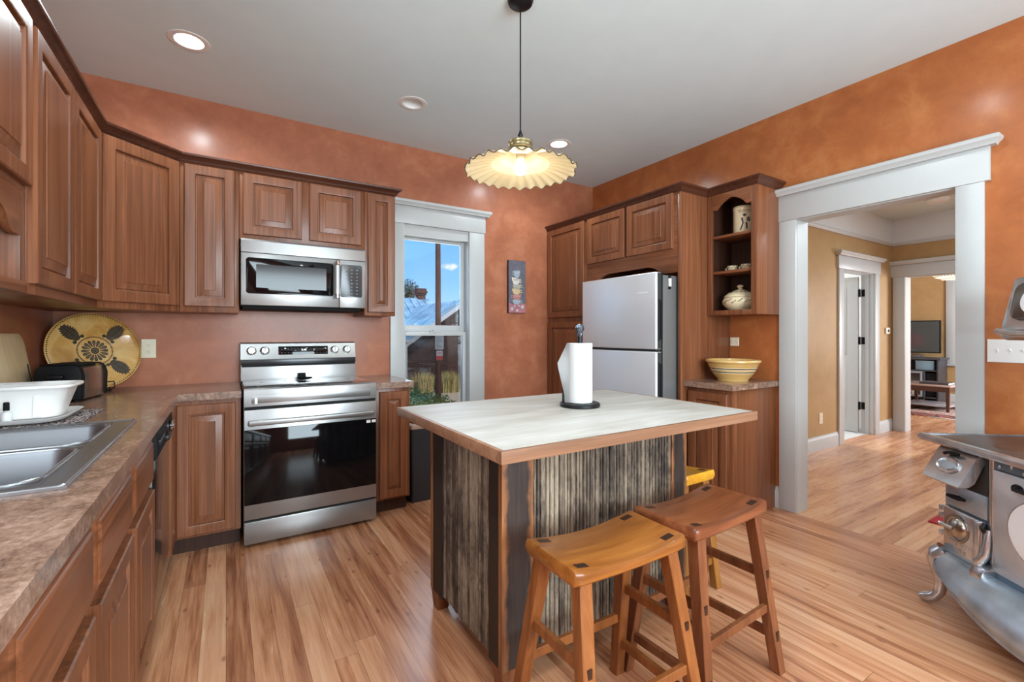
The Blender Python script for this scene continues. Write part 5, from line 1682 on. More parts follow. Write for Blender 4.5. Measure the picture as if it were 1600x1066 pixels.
mb.build('canvas', ml, t)

# paper towel and holder on the island
hx0, hy0 = 1.452, 1.700
t = thing('paper_towel_holder', 'dark metal paper towel holder standing on the island', 'paper towel holder', (hx0, hy0, TZ))
mb = MB(); mb.lathe([(0.0, 0.0), (0.092, 0.0), (0.097, 0.004), (0.097, 0.015), (0.092, 0.019), (0.0, 0.020)], (hx0, hy0, TZ), 48); mb.build('base', 'blackm', t)
mb = MB(); mb.tube([(hx0, hy0, TZ + 0.018), (hx0, hy0, TZ + 0.345)], 0.012, 14); mb.build('post', 'blackm', t)
mb = MB(); mb.lathe([(0.013, 0.0), (0.014, 0.010), (0.010, 0.016), (0.012, 0.020), (0.020, 0.030), (0.022, 0.042), (0.016, 0.056), (0.0, 0.062)], (hx0, hy0, TZ + 0.338), 20); mb.build('finial', pbr('blued_chrome', (112, 122, 136), 0.18, 0.9), t)
adx, ady = -0.5306 * 0.0 - 0.848 * 0.074, 0.5306 * 0.074 + 0.01
ax_, ay_ = hx0 + adx, hy0 + ady
mb = MB(); mb.tube([(ax_, ay_, TZ + 0.015), (ax_, ay_, TZ + 0.13)], 0.0058, 12); mb.lathe([(0.0, 0.012), (0.007, 0.008), (0.007, -0.002), (0, -0.006)], (ax_, ay_, TZ + 0.132), 12); mb.build('tension_arm', 'blackm', t)
t = thing('paper_towel_roll', 'white paper towel roll with a loose corner on the holder', 'paper towel', (hx0, hy0, TZ + 0.0205))
rr = 0.060
mb = MB(); mb.lathe([(0.0205, 0.0), (rr - 0.002, 0.0), (rr, 0.002), (rr, 0.283), (rr - 0.002, 0.285), (0.0205, 0.285)], (hx0, hy0, TZ + 0.0208), 48)
mb.lathe([(0.0205, 0.285), (0.0205, 0.0)], (hx0, hy0, TZ + 0.0208), 32)
mb.build('roll', 'paper', t)
mb = MB()
lv = Vector((-0.8476, 0.5306, 0))            # towards the picture's left
bk = Vector((0.5306, 0.8476, 0))
ctr = Vector((hx0, hy0, TZ + 0.0208))
rows = []
for k in range(13):
    v = 0.285 * k / 12
    ext = 0.050 * (1 - abs(v - 0.185) / 0.10) if v > 0.185 else 0.050 * (0.25 + 0.75 * max(0, (v - 0.03)) / 0.155)
    ext = max(0.002, ext)
    row = []
    for i in range(6):
        s = i / 5
        p = ctr + lv * (rr + 0.0012 + ext * s * 1.0 if i else rr * 0.93) - bk * (0.010 - 0.004 * s + 0.012 * (1 - s) - 0.006 * sin(v * 30) * s) + Vector((0, 0, v))
        if i == 0: p = ctr + lv * (rr * 0.90) - bk * (rr * 0.46) + Vector((0, 0, v))
        row.append(tuple(p))
    rows.append(row)
mb.loft(rows, False, False, ring=False)
sol = bmesh.ops.solidify(mb.bm, geom=mb.bm.faces[:], thickness=0.0008)
mb.build('loose_sheet', 'paper', t, 60)

# striped bowl on the end counter
bx, by = 3.095, 1.945
t = thing('mixing_bowl', 'yellow ware mixing bowl with dark and white stripes', 'bowl', (bx, by, CZ1))
M['yellowware'] = pbr('yellow_ware_glaze', (208, 170, 104), 0.22, coat=0.5, var=0.05)
M['stripe_d'] = pbr('dark_stripe_glaze', (48, 34, 26), 0.25)
M['stripe_w'] = pbr('pale_stripe_glaze', (236, 222, 188), 0.25)
op = [(0.0, 0.004), (0.090, 0.004), (0.094, 0.0), (0.100, 0.0), (0.102, 0.006), (0.104, 0.014)]
rad_at = lambda z: 0.104 + 0.070 * ((z - 0.014) / 0.116) ** 0.72 if z > 0.014 else 0.104
mb = MB()
mb.lathe(op, (bx, by, CZ1 + 0.0005), 56)
zs = [0.014, 0.040, 0.058, 0.062, 0.069, 0.073, 0.082, 0.086, 0.093, 0.097, 0.118, 0.130]
mats_ = [0, 0, 1, 0, 2, 2, 1, 0, 0, 0, 0, 2, 0, 0]
mats_ = [0, 0, 2, 1, 2, 0, 2, 1, 2, 0, 0]
for a in range(len(zs) - 1):
    mb.mi = mats_[a]
    mb.lathe([(rad_at(zs[a]), zs[a]), (rad_at(zs[a + 1]), zs[a + 1])], (bx, by, CZ1 + 0.0005), 56)
mb.mi = 0
r0 = rad_at(0.130)
mb.lathe([(r0, 0.130), (r0 + 0.008, 0.134), (r0 + 0.010, 0.144), (r0 + 0.006, 0.150), (r0 - 0.004, 0.150), (r0 - 0.010, 0.140), (r0 - 0.016, 0.118), (r0 - 0.040, 0.070), (0.085, 0.024), (0.04, 0.012), (0.0, 0.011)], (bx, by, CZ1 + 0.0005), 56)
bmesh.ops.remove_doubles(mb.bm, verts=mb.bm.verts, dist=0.0002)
mb.build('bowl', ['yellowware', 'stripe_d', 'stripe_w'], t, 50)

# things on the open shelves
M['cream_p'] = pbr('cream_porcelain', (228, 212, 176), 0.2, coat=0.5)
M['brownprint'] = pbr('brown_floral_print', (92, 66, 44), 0.3)
M['bluegrey'] = pbr('blue_black_print', (38, 42, 56), 0.35)
M['greenprint'] = pbr('green_leaf_print', (92, 104, 62), 0.35)
kx, ky, kz = 3.205, 1.930, 1.976
t = thing('stoneware_crock', 'cream stoneware crock with dark figure print on the top shelf', 'crock', (kx, ky, kz))
mb = MB()
mb.lathe([(0.0, 0.0), (0.066, 0.0), (0.069, 0.004), (0.069, 0.172), (0.071, 0.176), (0.071, 0.190), (0.066, 0.192), (0.062, 0.186), (0.062, 0.02), (0.0, 0.016)], (kx, ky, kz), 48)
f0 = atan2(0 - ky, 0 - kx) + 0.15      # faces the room


def oncyl(s, z, e=0.0006, R=0.069):
    a = f0 + s / R
    return (kx + (R + e) * cos(a), ky + (R + e) * sin(a), kz + z)


def dec(pts, mi, e=0.0006):
    mb.mi = mi
    mb.face([oncyl(s, z, e) for s, z in pts])


random.seed(8)
for z, w0 in ((0.163, 0.050), (0.152, 0.042)):
    s = -w0
    while s < w0:
        w = random.uniform(0.004, 0.011)
        dec([(s, z), (s + w, z), (s + w, z + 0.0042), (s, z + 0.0042)], 2)
        s += w + 0.0025
C = lambda cs, cz, rs, rz, n=12: [(cs + rs * cos(2 * pi * i / n), cz + rz * sin(2 * pi * i / n)) for i in range(n)]
dec(C(-0.004, 0.128, 0.011, 0.011), 1)
dec([(-0.020, 0.132), (0.010, 0.136), (0.010, 0.141), (-0.018, 0.137)], 1)
dec([(-0.016, 0.112), (0.010, 0.112), (0.014, 0.072), (-0.012, 0.068)], 3)
dec([(-0.028, 0.108), (-0.016, 0.112), (-0.010, 0.078), (-0.018, 0.070)], 1)
dec([(-0.018, 0.074), (-0.008, 0.074), (-0.026, 0.022), (-0.036, 0.024)], 1)
dec([(0.002, 0.074), (0.014, 0.074), (0.016, 0.028), (0.007, 0.028)], 1)
dec(C(0.024, 0.098, 0.012, 0.018), 1); dec(C(0.025, 0.100, 0.007, 0.011), 3, 0.0010)
dec([(-0.040, 0.020), (0.034, 0.020), (0.034, 0.026), (-0.040, 0.026)], 3)
mb.build('crock', ['cream_p', 'bluegrey', 'brownprint', pbr('grey_print_wash', (132, 136, 144), 0.35)], t, 50)
mb = MB(); mb.lathe([(0.071, 0.193), (0.071, 0.198), (0.0, 0.200)], (kx, ky, kz), 40, cap0=True); mb.build('lid', 'cream_p', t)

for i, (cx, cy, lab) in enumerate(((3.195, 2.010, 'small floral porcelain cup nearer the refrigerator on the middle shelf'), (3.195, 1.903, 'small floral porcelain cup nearer the doorway on the middle shelf'))):
    z = 1.7125
    t = thing('porcelain_cup', lab, 'cup', (cx, cy, z), 0, 'floral cups on the middle shelf')
    mb = MB()
    mb.lathe([(0.0, 0.003), (0.018, 0.003), (0.020, 0.0), (0.023, 0.0), (0.024, 0.006), (0.032, 0.016), (0.036, 0.032), (0.037, 0.042), (0.0355, 0.042), (0.0335, 0.030), (0.028, 0.012), (0.0, 0.008)], (cx, cy, z), 36)
    fa = atan2(-cy, -cx)
    for k in range(9):
        a = fa - 1.1 + 0.27 * k
        mb.mi = 1 + k % 2
        mb.face([(cx + 0.0368 * cos(a + 0.10 * cos(u)), cy + 0.0368 * sin(a + 0.10 * cos(u)), z + 0.026 + (k % 3) * 0.004 + 0.0045 * sin(u)) for u in [2 * pi * j / 8 for j in range(8)]])
    mb.build('cup', ['cream_p', 'greenprint', 'brownprint'], t, 50)
    mb = MB(); hd = Vector((-0.15, 1, 0)).normalized()
    mb.tube([(cx + hd.x * (0.033 + 0.019 * sin(pi * j / 10)), cy + hd.y * (0.033 + 0.019 * sin(pi * j / 10)), z + 0.035 - 0.025 * j / 10) for j in range(11)], 0.0038, 8); mb.build('handle', 'cream_p', t)

tx, ty, tz = 3.215, 1.962, 1.4085
t = thing('soup_tureen', 'cream soup tureen with leaf pattern and knobbed lid on the lowest shelf', 'tureen', (tx, ty, tz))
mb = MB()
mb.lathe([(0.0, 0.004), (0.066, 0.004), (0.070, 0.0), (0.076, 0.0), (0.078, 0.010), (0.074, 0.016), (0.098, 0.034), (0.119, 0.062), (0.122, 0.082), (0.113, 0.104), (0.106, 0.112), (0.101, 0.112), (0.108, 0.082), (0.09, 0.05), (0.05, 0.022), (0.0, 0.018)], (tx, ty, tz), 56)
fa = atan2(-ty, -tx)
for k, (da, z, s) in enumerate(((-0.9, 0.080, 1), (-0.6, 0.092, .8), (-0.35, 0.078, 1), (0.0, 0.088, 1.1), (0.3, 0.080, .9), (0.6, 0.090, 1), (0.95, 0.078, 1))):
    for j, (oa, oz) in enumerate(((0, 0), (0.09, 0.008), (-0.09, -0.006))):
        mb.mi = 1 + (k + j) % 2
        mb.face([(tx + 0.1232 * cos(fa + da + oa + 0.05 * s * cos(u)), ty + 0.1232 * sin(fa + da + oa + 0.05 * s * cos(u)), tz + z + oz - 0.004 + 0.0046 * s * sin(u + 0.6)) for u in [2 * pi * i / 8 for i in range(8)]])
mb.build('body', ['cream_p', 'brownprint', 'greenprint'], t, 50)
mb = MB()
mb.lathe([(0.0, 0.178), (0.008, 0.177), (0.085, 0.142), (0.110, 0.119), (0.112, 0.112), (0.104, 0.112)], (tx, ty, tz), 56)
for k in range(5):
    a = fa - 0.8 + 0.4 * k
    mb.mi = 1
    r, z = 0.072, 0.1478
    mb.face([(tx + (r + 0.012 * cos(u)) * cos(a), ty + (r + 0.012 * cos(u)) * sin(a) + 0.012 * sin(u), tz + z - 0.0052 * cos(u) * 1.0) for u in [2 * pi * i / 8 for i in range(8)]])
lid = mb.build('lid', ['cream_p', 'brownprint'], t, 50)
mb = MB(); mb.lathe([(0.012, 0.172), (0.013, 0.182), (0.022, 0.188), (0.023, 0.196), (0.012, 0.204), (0.0, 0.205)], (tx, ty, tz), 24); mb.build('knob', 'cream_p', lid)
for s in (-1, 1):
    mb = MB(); hd = Vector((0.15 * s, s, 0)).normalized()
    mb.tube([(tx + hd.x * (0.113 + 0.030 * sin(pi * j / 12)), ty + hd.y * (0.113 + 0.030 * sin(pi * j / 12)), tz + 0.098 - 0.048 * j / 12) for j in range(13)], 0.0062, 10); mb.build('handle', 'cream_p', t)

# dark bin by the window
t = thing('waste_bin', 'dark grey waste bin standing under the tall window', 'bin', (1.32, 3.45, 0))
bx0, bx1, by0, by1 = 1.150, 1.500, 3.235, 3.60
q = lambda i, z: [(x, y, z) for x, y in rrect(bx0 + i, by0 + i, bx1 - i, by1 - i, 0.02, 4)]
mb = MB(); mb.loft([q(0.012, 0.0), q(0.010, 0.01), q(0.0, 0.535), q(0.0, 0.545), q(0.008, 0.545), q(0.022, 0.03)]); mb.build('bin_body', pbr('charcoal_plastic', (48, 51, 56), 0.45), t)
mb = MB(); mb.loft([q(-0.003, 0.545), q(-0.004, 0.549), q(-0.004, 0.572), q(0.004, 0.580), q(0.03, 0.580), q(0.04, 0.545)]); mb.build('rim', pbr('beige_plastic', (190, 164, 146), 0.5), t)
mb = MB(); mb.loft([q(0.030, 0.560), q(0.030, 0.597), q(0.045, 0.606)]); mb.build('lid', 'black', t)

# ---------------------------------------------------------------- antique cook stove
SO = Vector((2.804, 0.7245, 0)); SU = Vector((-0.628, -0.778, 0)); SV = Vector((0.778, -0.628, 0))
t = thing('cook_stove', 'antique nickelled iron cook stove standing askew beside the doorway', 'stove', tuple(SO))
ST = Matrix(((SU.x, SV.x, 0, SO.x), (SU.y, SV.y, 0, SO.y), (0, 0, 1, 0), (0, 0, 0, 1)))     # local x = along the front, y = depth, z = up


def sb(mb, name, mat, parent=t, ang=32):
    mb.xform(ST)
    return mb.build(name, mat, parent, ang)


L_, D_ = 0.98, 0.56
mb = MB(); mb.box(0.0, 0.012, 0.24, L_, D_, 0.742, 0.003); body = sb(mb, 'body', 'greyiron')
# hob with rolled lip
mb = MB(); mb.box(-0.066, -0.040, 0.752, L_ + 0.06, D_ + 0.02, 0.777, 0.003); hob = sb(mb, 'hob', 'cooktop_iron')
mb = MB()
for cx, cy in ((0.22, 0.15), (0.50, 0.15), (0.22, 0.40), (0.50, 0.40)):
    mb.lathe([(0.096, 0.7772), (0.098, 0.7788), (0.103, 0.7788), (0.105, 0.7772)], (cx, cy, 0), 40)
    mb.lathe([(0.0, 0.7776), (0.094, 0.7776)], (cx, cy, 0), 40)
sb(mb, 'hob_lid', 'cooktop_iron', hob)
prof = [(-0.004, 0.0), (0.010, 0.0), (0.017, 0.010), (0.017, 0.022), (0.010, 0.031), (-0.004, 0.033)]
mb = MB()
z0 = 0.748
mb.sweep([(-0.066, D_ + 0.02, z0), (-0.066, -0.040, z0), (L_ + 0.06, -0.040, z0), (L_ + 0.06, D_ + 0.02, z0)], [(-o, u) for o, u in prof])
sb(mb, 'nickel_lip', 'nickel', hob)
# front mouldings
mb = MB()
for a in (0.222,):
    mb.tube([(a + 0.011, 0.010, 0.30), (a + 0.011, 0.006, 0.50), (a + 0.011, 0.006, 0.745)], 0.012, 12)
mb.tube([(0.0, 0.012, 0.25), (0.0, 0.012, 0.745)], 0.007, 10)
sb(mb, 'pilaster', 'nickel', body)
mb = MB(); mb.box(0.012, 0.004, 0.478, 0.212, 0.0135, 0.742, 0.001); sb(mb, 'feed_recess', 'ironinside', body)  # flat darker plate in place of the feed opening
mb = MB(); mb.box(0.012, -0.004, 0.476, 0.216, 0.0065, 0.575, 0.003); fr_ = sb(mb, 'draft_panel', 'greyiron', body)
mb = MB()
mb.tube([(0.085, -0.004, 0.528), (0.085, -0.030, 0.530)], 0.006, 10)
mb.tube([(0.055, -0.030, 0.528), (0.085, -0.032, 0.531), (0.115, -0.032, 0.532), (0.135, -0.020, 0.530)], [0.007, 0.010, 0.010, 0.006], 10)
sb(mb, 'draft_handle', 'black', fr_)
# tilting feed door hung under the lip
mb = MB()
tp, bt = (0.004, -0.010, 0.742), (0.004, -0.100, 0.604)
w = 0.192
sec = lambda y, z, th, x0, x1: [(x0, y, z), (x1, y, z), (x1, y + th, z), (x0, y + th, z)]
mb.loft([sec(-0.012, 0.744, 0.020, 0.002, 0.198), sec(-0.030, 0.722, 0.040, 0.0, 0.200), sec(-0.088, 0.622, 0.052, 0.0, 0.200), sec(-0.096, 0.604, 0.040, 0.003, 0.197), sec(-0.090, 0.597, 0.022, 0.010, 0.190)])
bmesh.ops.bevel(mb.bm, geom=[e for e in mb.bm.edges if e.calc_face_angle(0) > 0.6], offset=0.006, segments=3, affect='EDGES', profile=0.5)
fd = sb(mb, 'feed_door', 'nickel')
nf = Vector((0, -0.866, 0.5)).normalized(); uf = Vector((0, 0.5, 0.866)).normalized()
cc = Vector((0.098, -0.060, 0.672)) + nf * 0.002
mb = MB(); mb.lathe([(0.060, -0.006), (0.060, 0.002), (0.055, 0.005), (0.050, 0.003), (0.0, 0.004)], cc, 36, frame=(Vector((1, 0, 0)), uf, nf), sy=0.62); sb(mb, 'oval_plaque', 'nickel', fd)
mb = MB(); mb.lathe([(0.043, 0.0035), (0.043, 0.0052), (0.0, 0.0054)], cc, 30, frame=(Vector((1, 0, 0)), uf, nf), sy=0.42); sb(mb, 'plaque_relief', 'greyiron', fd)
c2 = cc + uf * 0.052 + nf * 0.004
mb = MB()
mb.tube([c2 + Vector((-0.034, 0, 0)) + nf * 0.006 - uf * 0.006, c2 + Vector((-0.012, 0, 0)) + nf * 0.012, c2 + Vector((0.008, 0, 0)) + nf * 0.014 + uf * 0.002, c2 + Vector((0.034, 0, 0)) + nf * 0.006 + uf * 0.004], [0.008, 0.006, 0.008, 0.007], 10)
mb.tube([c2 - nf * 0.004, c2 + nf * 0.012], 0.006, 10)
sb(mb, 'latch', 'black', fd)
# firebox door with round draft dial
mb = MB(); mb.box(0.012, -0.016, 0.262, 0.206, 0.006, 0.468, 0.006, 3); fdr = sb(mb, 'firebox_door', 'nickel')
mb = MB(); mb.box(0.172, -0.022, 0.266, 0.200, -0.012, 0.464, 0.005, 3); sb(mb, 'door_rib', 'nickel', fdr)
F3 = (Vector((1, 0, 0)), Vector((0, 0, 1)), Vector((0, -1, 0)))
dc = (0.088, -0.015, 0.392)
mb = MB(); mb.lathe([(0.062, 0.0), (0.060, 0.006), (0.054, 0.006), (0.050, 0.003), (0.046, 0.010), (0.030, 0.019), (0.012, 0.023), (0.0, 0.023)], dc, 40, frame=F3)
dial = sb(mb, 'draft_dial', pbr('warm_nickel', (176, 170, 162), 0.22, 1.0), fdr)
mb = MB(); mb.tube([(0.088, -0.036, 0.392), (0.070, -0.050, 0.396), (0.045, -0.052, 0.398)], [0.009, 0.008, 0.010], 12); sb(mb, 'dial_pin', 'nickel', dial)
mb = MB()
random.seed(21)
for row, (za, xa, xb) in enumerate(((0.316, 0.045, 0.165), (0.288, 0.080, 0.165))):
    x = xa
    while x < xb:
        w = random.uniform(0.006, 0.010)
        if random.random() < 0.85:
            hgt = 0.015
            mb.box(x, -0.0178, za, x + 0.0022, -0.0155, za + hgt)
            if random.random() < 0.7: mb.box(x, -0.0178, za + hgt - 0.0025, x + w - 0.002, -0.0155, za + hgt)
            if random.random() < 0.6: mb.box(x + w - 0.0040, -0.0178, za, x + w - 0.002, -0.0155, za + hgt)
            if random.random() < 0.5: mb.box(x, -0.0178, za + 0.006, x + w - 0.002, -0.0155, za + 0.0085)
        x += w + 0.002
sb(mb, 'cast_lettering', 'nickel', fdr)
for z in (0.448, 0.415, 0.335):
    mb = MB(); mb.cyl((-0.014, -0.004, z - 0.012), 0.009, 0.024, 'Z', 12, 0.002); mb.box(-0.012, -0.010, z - 0.008, 0.014, 0.002, z + 0.008, 0.002); sb(mb, 'hinge', 'nickel', fdr)
mb = MB(); mb.tube([(0.214, -0.008, 0.462), (0.216, -0.020, 0.445), (0.218, -0.014, 0.430)], 0.009, 10); sb(mb, 'door_catch', 'blackm', fdr)
# curved bracket and ash ledge
mb = MB()
mb.tube([(0.224, 0.000, 0.440), (0.228, -0.012, 0.38), (0.228, -0.020, 0.340), (0.216, -0.034, 0.305), (0.210, -0.034, 0.285)], [0.014, 0.016, 0.017, 0.018, 0.014], 12); sb(mb, 'bracket', 'nickel', body)
mb = MB(); mb.prism([(0.006, 0.300), (-0.052, 0.290), (-0.064, 0.262), (-0.060, 0.236), (0.006, 0.236)], 0.205, 0.262, 'YZ', 0.006); sb(mb, 'ash_ledge', 'nickel', body)
# oven door with enamel medallion, riveted band
mb = MB(); mb.box(0.250, -0.010, 0.286, 0.720, 0.010, 0.700, 0.004); od = sb(mb, 'oven_door', pbr('silvered_iron', (200, 206, 212), 0.34, 0.5, var=0.14, vscale=8), t)
mb = MB(); mb.box(0.246, -0.002, 0.702, L_, 0.012, 0.745, 0.002); bd = sb(mb, 'riveted_band', 'blueiron', body)
mb = MB()
for k in range(14): mb.lathe([(0.0075, 0.0), (0.007, 0.004), (0.0, 0.006)], (0.275 + k * 0.05, -0.002, 0.716 + 0.012 * (k % 2)), 12, frame=F3)
sb(mb, 'rivet', 'nickel', bd)
mb = MB(); mb.lathe([(0.165, 0.0), (0.163, 0.004), (0.158, 0.004)], (0.478, -0.010, 0.500), 48, frame=F3, sy=0.84); mb.mi = 1; mb.lathe([(0.158, 0.004), (0.10, 0.006), (0.0, 0.007)], (0.478, -0.010, 0.500), 48, frame=F3, sy=0.84); sb(mb, 'enamel_medallion', ['nickel', 'enamel'], od)
mb = MB(); mb.tube([(0.350, -0.014, 0.654), (0.365, -0.034, 0.656), (0.440, -0.038, 0.656), (0.455, -0.014, 0.654)], 0.008, 10); mb.lathe([(0.024, 0), (0.022, 0.006), (0, 0.008)], (0.355, -0.010, 0.655), 20, frame=F3, sy=0.7); sb(mb, 'oven_handle', 'blackm', od)
mb = MB(); mb.box(0.730, -0.008, 0.286, L_ - 0.01, 0.010, 0.700, 0.004); sb(mb, 'reservoir_panel', 'greyiron', body)
# flared skirt base, bulging in front, its lower edge drooping to the middle
mb = MB()
loops = []
N = 26
for k in range(N + 1):
    s = k / N
    x = 0.034 + (L_ - 0.068) * s
    q = sin(pi * s) ** 0.7
    zb = 0.205 - 0.115 * q
    bul = 0.055 + 0.060 * q
    loops.append([(x, 0.020, 0.262), (x, -0.020, 0.262), (x, -0.020 - bul * 0.42, 0.250), (x, -0.020 - bul * 0.80, 0.225 - 0.03 * q), (x, -0.020 - bul, 0.190 - 0.05 * q), (x, -0.016 - bul, zb + 0.020), (x, -0.010 - bul, zb + 0.010), (x, -0.012 - bul, zb), (x, 0.01 - bul, zb), (x, 0.020, zb + 0.05)])
mb.loft(loops); sk = sb(mb, 'skirt', 'greyiron', t, 40)
mb = MB(); mb.box(0.25, -0.004, 0.258, L_, 0.012, 0.288, 0.001); sb(mb, 'base_band', 'blueiron', body)
mb = MB(); mb.box(0.0, 0.02, 0.215, L_, D_, 0.242, 0.003); sb(mb, 'base_pan', 'blueiron', body)
# cabriole legs
for (lx, ly, dx, dy) in ((0.02, -0.01, -0.70, -0.70), (L_ - 0.02, -0.01, 0.70, -0.70), (0.02, D_ - 0.03, -0.70, 0.50), (L_ - 0.02, D_ - 0.03, 0.70, 0.50)):
    mb = MB()
    path = [(0.000, 0.262, 0.040), (0.018, 0.240, 0.046), (0.026, 0.205, 0.042), (0.022, 0.160, 0.031), (0.016, 0.110, 0.024), (0.022, 0.066, 0.022), (0.040, 0.038, 0.023), (0.064, 0.024, 0.022), (0.086, 0.021, 0.018), (0.096, 0.020, 0.010)]
    mb.tube([(lx + dx * d, ly + dy * d, z) for d, z, r in path], [r for d, z, r in path], 14)
    for v in mb.bm.verts:
        if v.co.z < 0.002: v.co.z = 0.0
    sb(mb, 'leg', 'nickel', t, 50)
# splash back and warming closet
mb = MB(); mb.box(0.02, D_ - 0.020, 0.775, L_ - 0.02, D_ + 0.004, 1.240, 0.003); sb(mb, 'splash_back', 'greyiron')
mb = MB()
mb.prism([(0.205, 1.236), (0.230, 1.222), (0.545, 1.222), (0.545, 1.500), (0.270, 1.500), (0.262, 1.488), (0.222, 1.290), (0.205, 1.270)], 0.024, L_ - 0.02, 'YZ', 0.006); wc = sb(mb, 'warming_closet', 'nickel')
mb = MB()
mb.tube([(0.016, 0.202, 1.262), (0.10, 0.196, 1.250), (L_ - 0.1, 0.196, 1.250), (L_ - 0.012, 0.202, 1.262)], 0.014, 12); sb(mb, 'closet_rail', 'nickel', wc)
nw = Vector((0, -0.98, 0.19)).normalized(); uw = Vector((0, 0.19, 0.98)).normalized()
mb = MB(); mb.prism(rrect(0.052, 0.02, 0.46, 0.18, 0.03, 5), 0, 0.008, 'XY', 0.003)
mb.xform(Matrix(((1, 0, 0, 0), (0, uw.y, nw.y, 0.221), (0, uw.z, nw.z, 1.294), (0, 0, 0, 1)))); cdr = sb(mb, 'closet_door', pbr('dark_nickel', (128, 128, 128), 0.25, 0.95, var=0.1), wc)
mb = MB(); mb.lathe([(0.060, 0.0), (0.058, 0.004), (0.0, 0.006)], tuple(Vector((0.150, 0.221, 1.294)) + uw * 0.10 + nw * 0.008), 32, frame=(Vector((1, 0, 0)), uw, nw)); sb(mb, 'enamel_disc', 'enamel', cdr)

# ---------------------------------------------------------------- red mat in the hall, sitting room furniture
mb = MB(); mb.box(3.95, 0.62, 0.0, 4.75, 1.105, 0.010, 0.003)
tag(mb.build('door_mat', 'redcloth'), 'red mat on the hall floor peeping out behind the stove', 'mat')


def rugmat():
    m, h, p, o = new_mat('red_and_cream_rug')
    tc = h.n('ShaderNodeTexCoord')
    s = h.n('ShaderNodeSeparateXYZ', None, Vector=tc.outputs['Generated'])
    d = h.math('MINIMUM', h.math('MINIMUM', s.outputs['X'], h.math('SUBTRACT', 1.0, s.outputs['X'])), h.math('MINIMUM', s.outputs['Y'], h.math('SUBTRACT', 1.0, s.outputs['Y'])))
    n = h.noise(coords(h), 9, 4, 0.7, 1.0)
    w = h.n('ShaderNodeTexVoronoi', None, Vector=coords(h), Scale=7.0)
    c1 = h.ramp(n, [(0.42, s2l((196, 178, 168))), (0.52, s2l((140, 74, 66))), (0.6, s2l((196, 180, 168)))])
    c2 = h.ramp(w.outputs['Distance'], [(0.2, s2l((96, 42, 36))), (0.45, s2l((160, 96, 82))), (0.6, s2l((70, 50, 52)))])
    c3 = h.ramp(n, [(0.40, s2l((210, 198, 190))), (0.58, s2l((190, 170, 160))), (0.66, s2l((150, 108, 100)))])
    k = h.ramp(d, [(0.0, s2l((120, 40, 48))), (0.012, s2l((120, 40, 48))), (0.014, (0, 0, 0)), (1.0, (0, 0, 0))])
    a = h.mix(h.math('GREATER_THAN', d, 0.12), c3, c2)
    a = h.mix(h.math('GREATER_THAN', d, 0.30), a, c1)
    a = h.mix(h.math('LESS_THAN', d, 0.014), a, s2l((128, 42, 50)))
    h.set(p, 'Base Color', a); h.set(p, 'Roughness', 0.95)
    return m


mb = MB(); mb.box(0, 0, 0.0, 1.55, 2.1, 0.012, 0.002)
mb.xform(Matrix.Translation((8.72, 1.55, 0)) @ Matrix.Rotation(radians(-14), 4, 'Z'))
tag(mb.build('patterned_rug', rugmat()), 'red and cream patterned rug on the sitting room floor', 'rug')
M['walnut'] = wood('walnut_table_wood', (58, 34, 26), (84, 52, 38), (104, 66, 50), 'Y', 24, 0.4, 0.2)
t = thing('coffee_table', 'dark wooden coffee table with low shelf on the patterned rug', 'table', (9.95, 2.72, 0.012))
gx0, gx1, gy0, gy1, gz = 9.62, 10.28, 2.43, 3.05, 0.430
mb = MB(); mb.box(gx0 - 0.02, gy0 - 0.02, gz - 0.025, gx1 + 0.02, gy1 + 0.02, gz, 0.004); mb.build('top', wood('pale_table_top', (150, 122, 110), (176, 150, 138), (196, 172, 160), 'Y', 20, 0.25, 0.4), t)
mb = MB(); us, vs = [gx0, gx0 + 0.02, gx1 - 0.02, gx1], [gy0, gy0 + 0.02, gy1 - 0.02, gy1]
mb.slab(us, vs, lambda i, j: not (i == 1 and j == 1), gz - 0.105, gz - 0.026); mb.build('apron', 'walnut', t)
for a in (gx0, gx1 - 0.05):
    for b in (gy0, gy1 - 0.05):
        mb = MB(); mb.loft([[(a + 0.008, b + 0.008, 0.0122), (a + 0.042, b + 0.008, 0.0122), (a + 0.042, b + 0.042, 0.0122), (a + 0.008, b + 0.042, 0.0122)], [(a, b, gz - 0.027), (a + 0.05, b, gz - 0.027), (a + 0.05, b + 0.05, gz - 0.027), (a, b + 0.05, gz - 0.027)]]); mb.build('leg', 'walnut', t)
mb = MB(); mb.box(gx0 + 0.012, gy0 + 0.012, 0.085, gx1 - 0.012, gy1 - 0.012, 0.105, 0.002); mb.build('shelf', wood('pale_shelf_top', (140, 132, 134), (164, 158, 160), (184, 178, 180), 'Y', 20, 0.3, 0.3), t)
t = thing('large_book', 'large closed book lying on the coffee table', 'book', (9.9, 2.62, gz))
mb = MB(); mb.box(9.72, 2.47, gz + 0.004, 10.02, 2.82, gz + 0.030, 0.001); mb.build('pages', 'paper', t)
mb = MB(); mb.box(9.715, 2.465, gz + 0.0005, 10.025, 2.825, gz + 0.004); mb.box(9.715, 2.465, gz + 0.030, 10.025, 2.825, gz + 0.034); mb.box(9.712, 2.465, gz + 0.0005, 9.7155, 2.825, gz + 0.034); mb.build('cover', pbr('dark_book_cover', (70, 60, 60), 0.4), t)
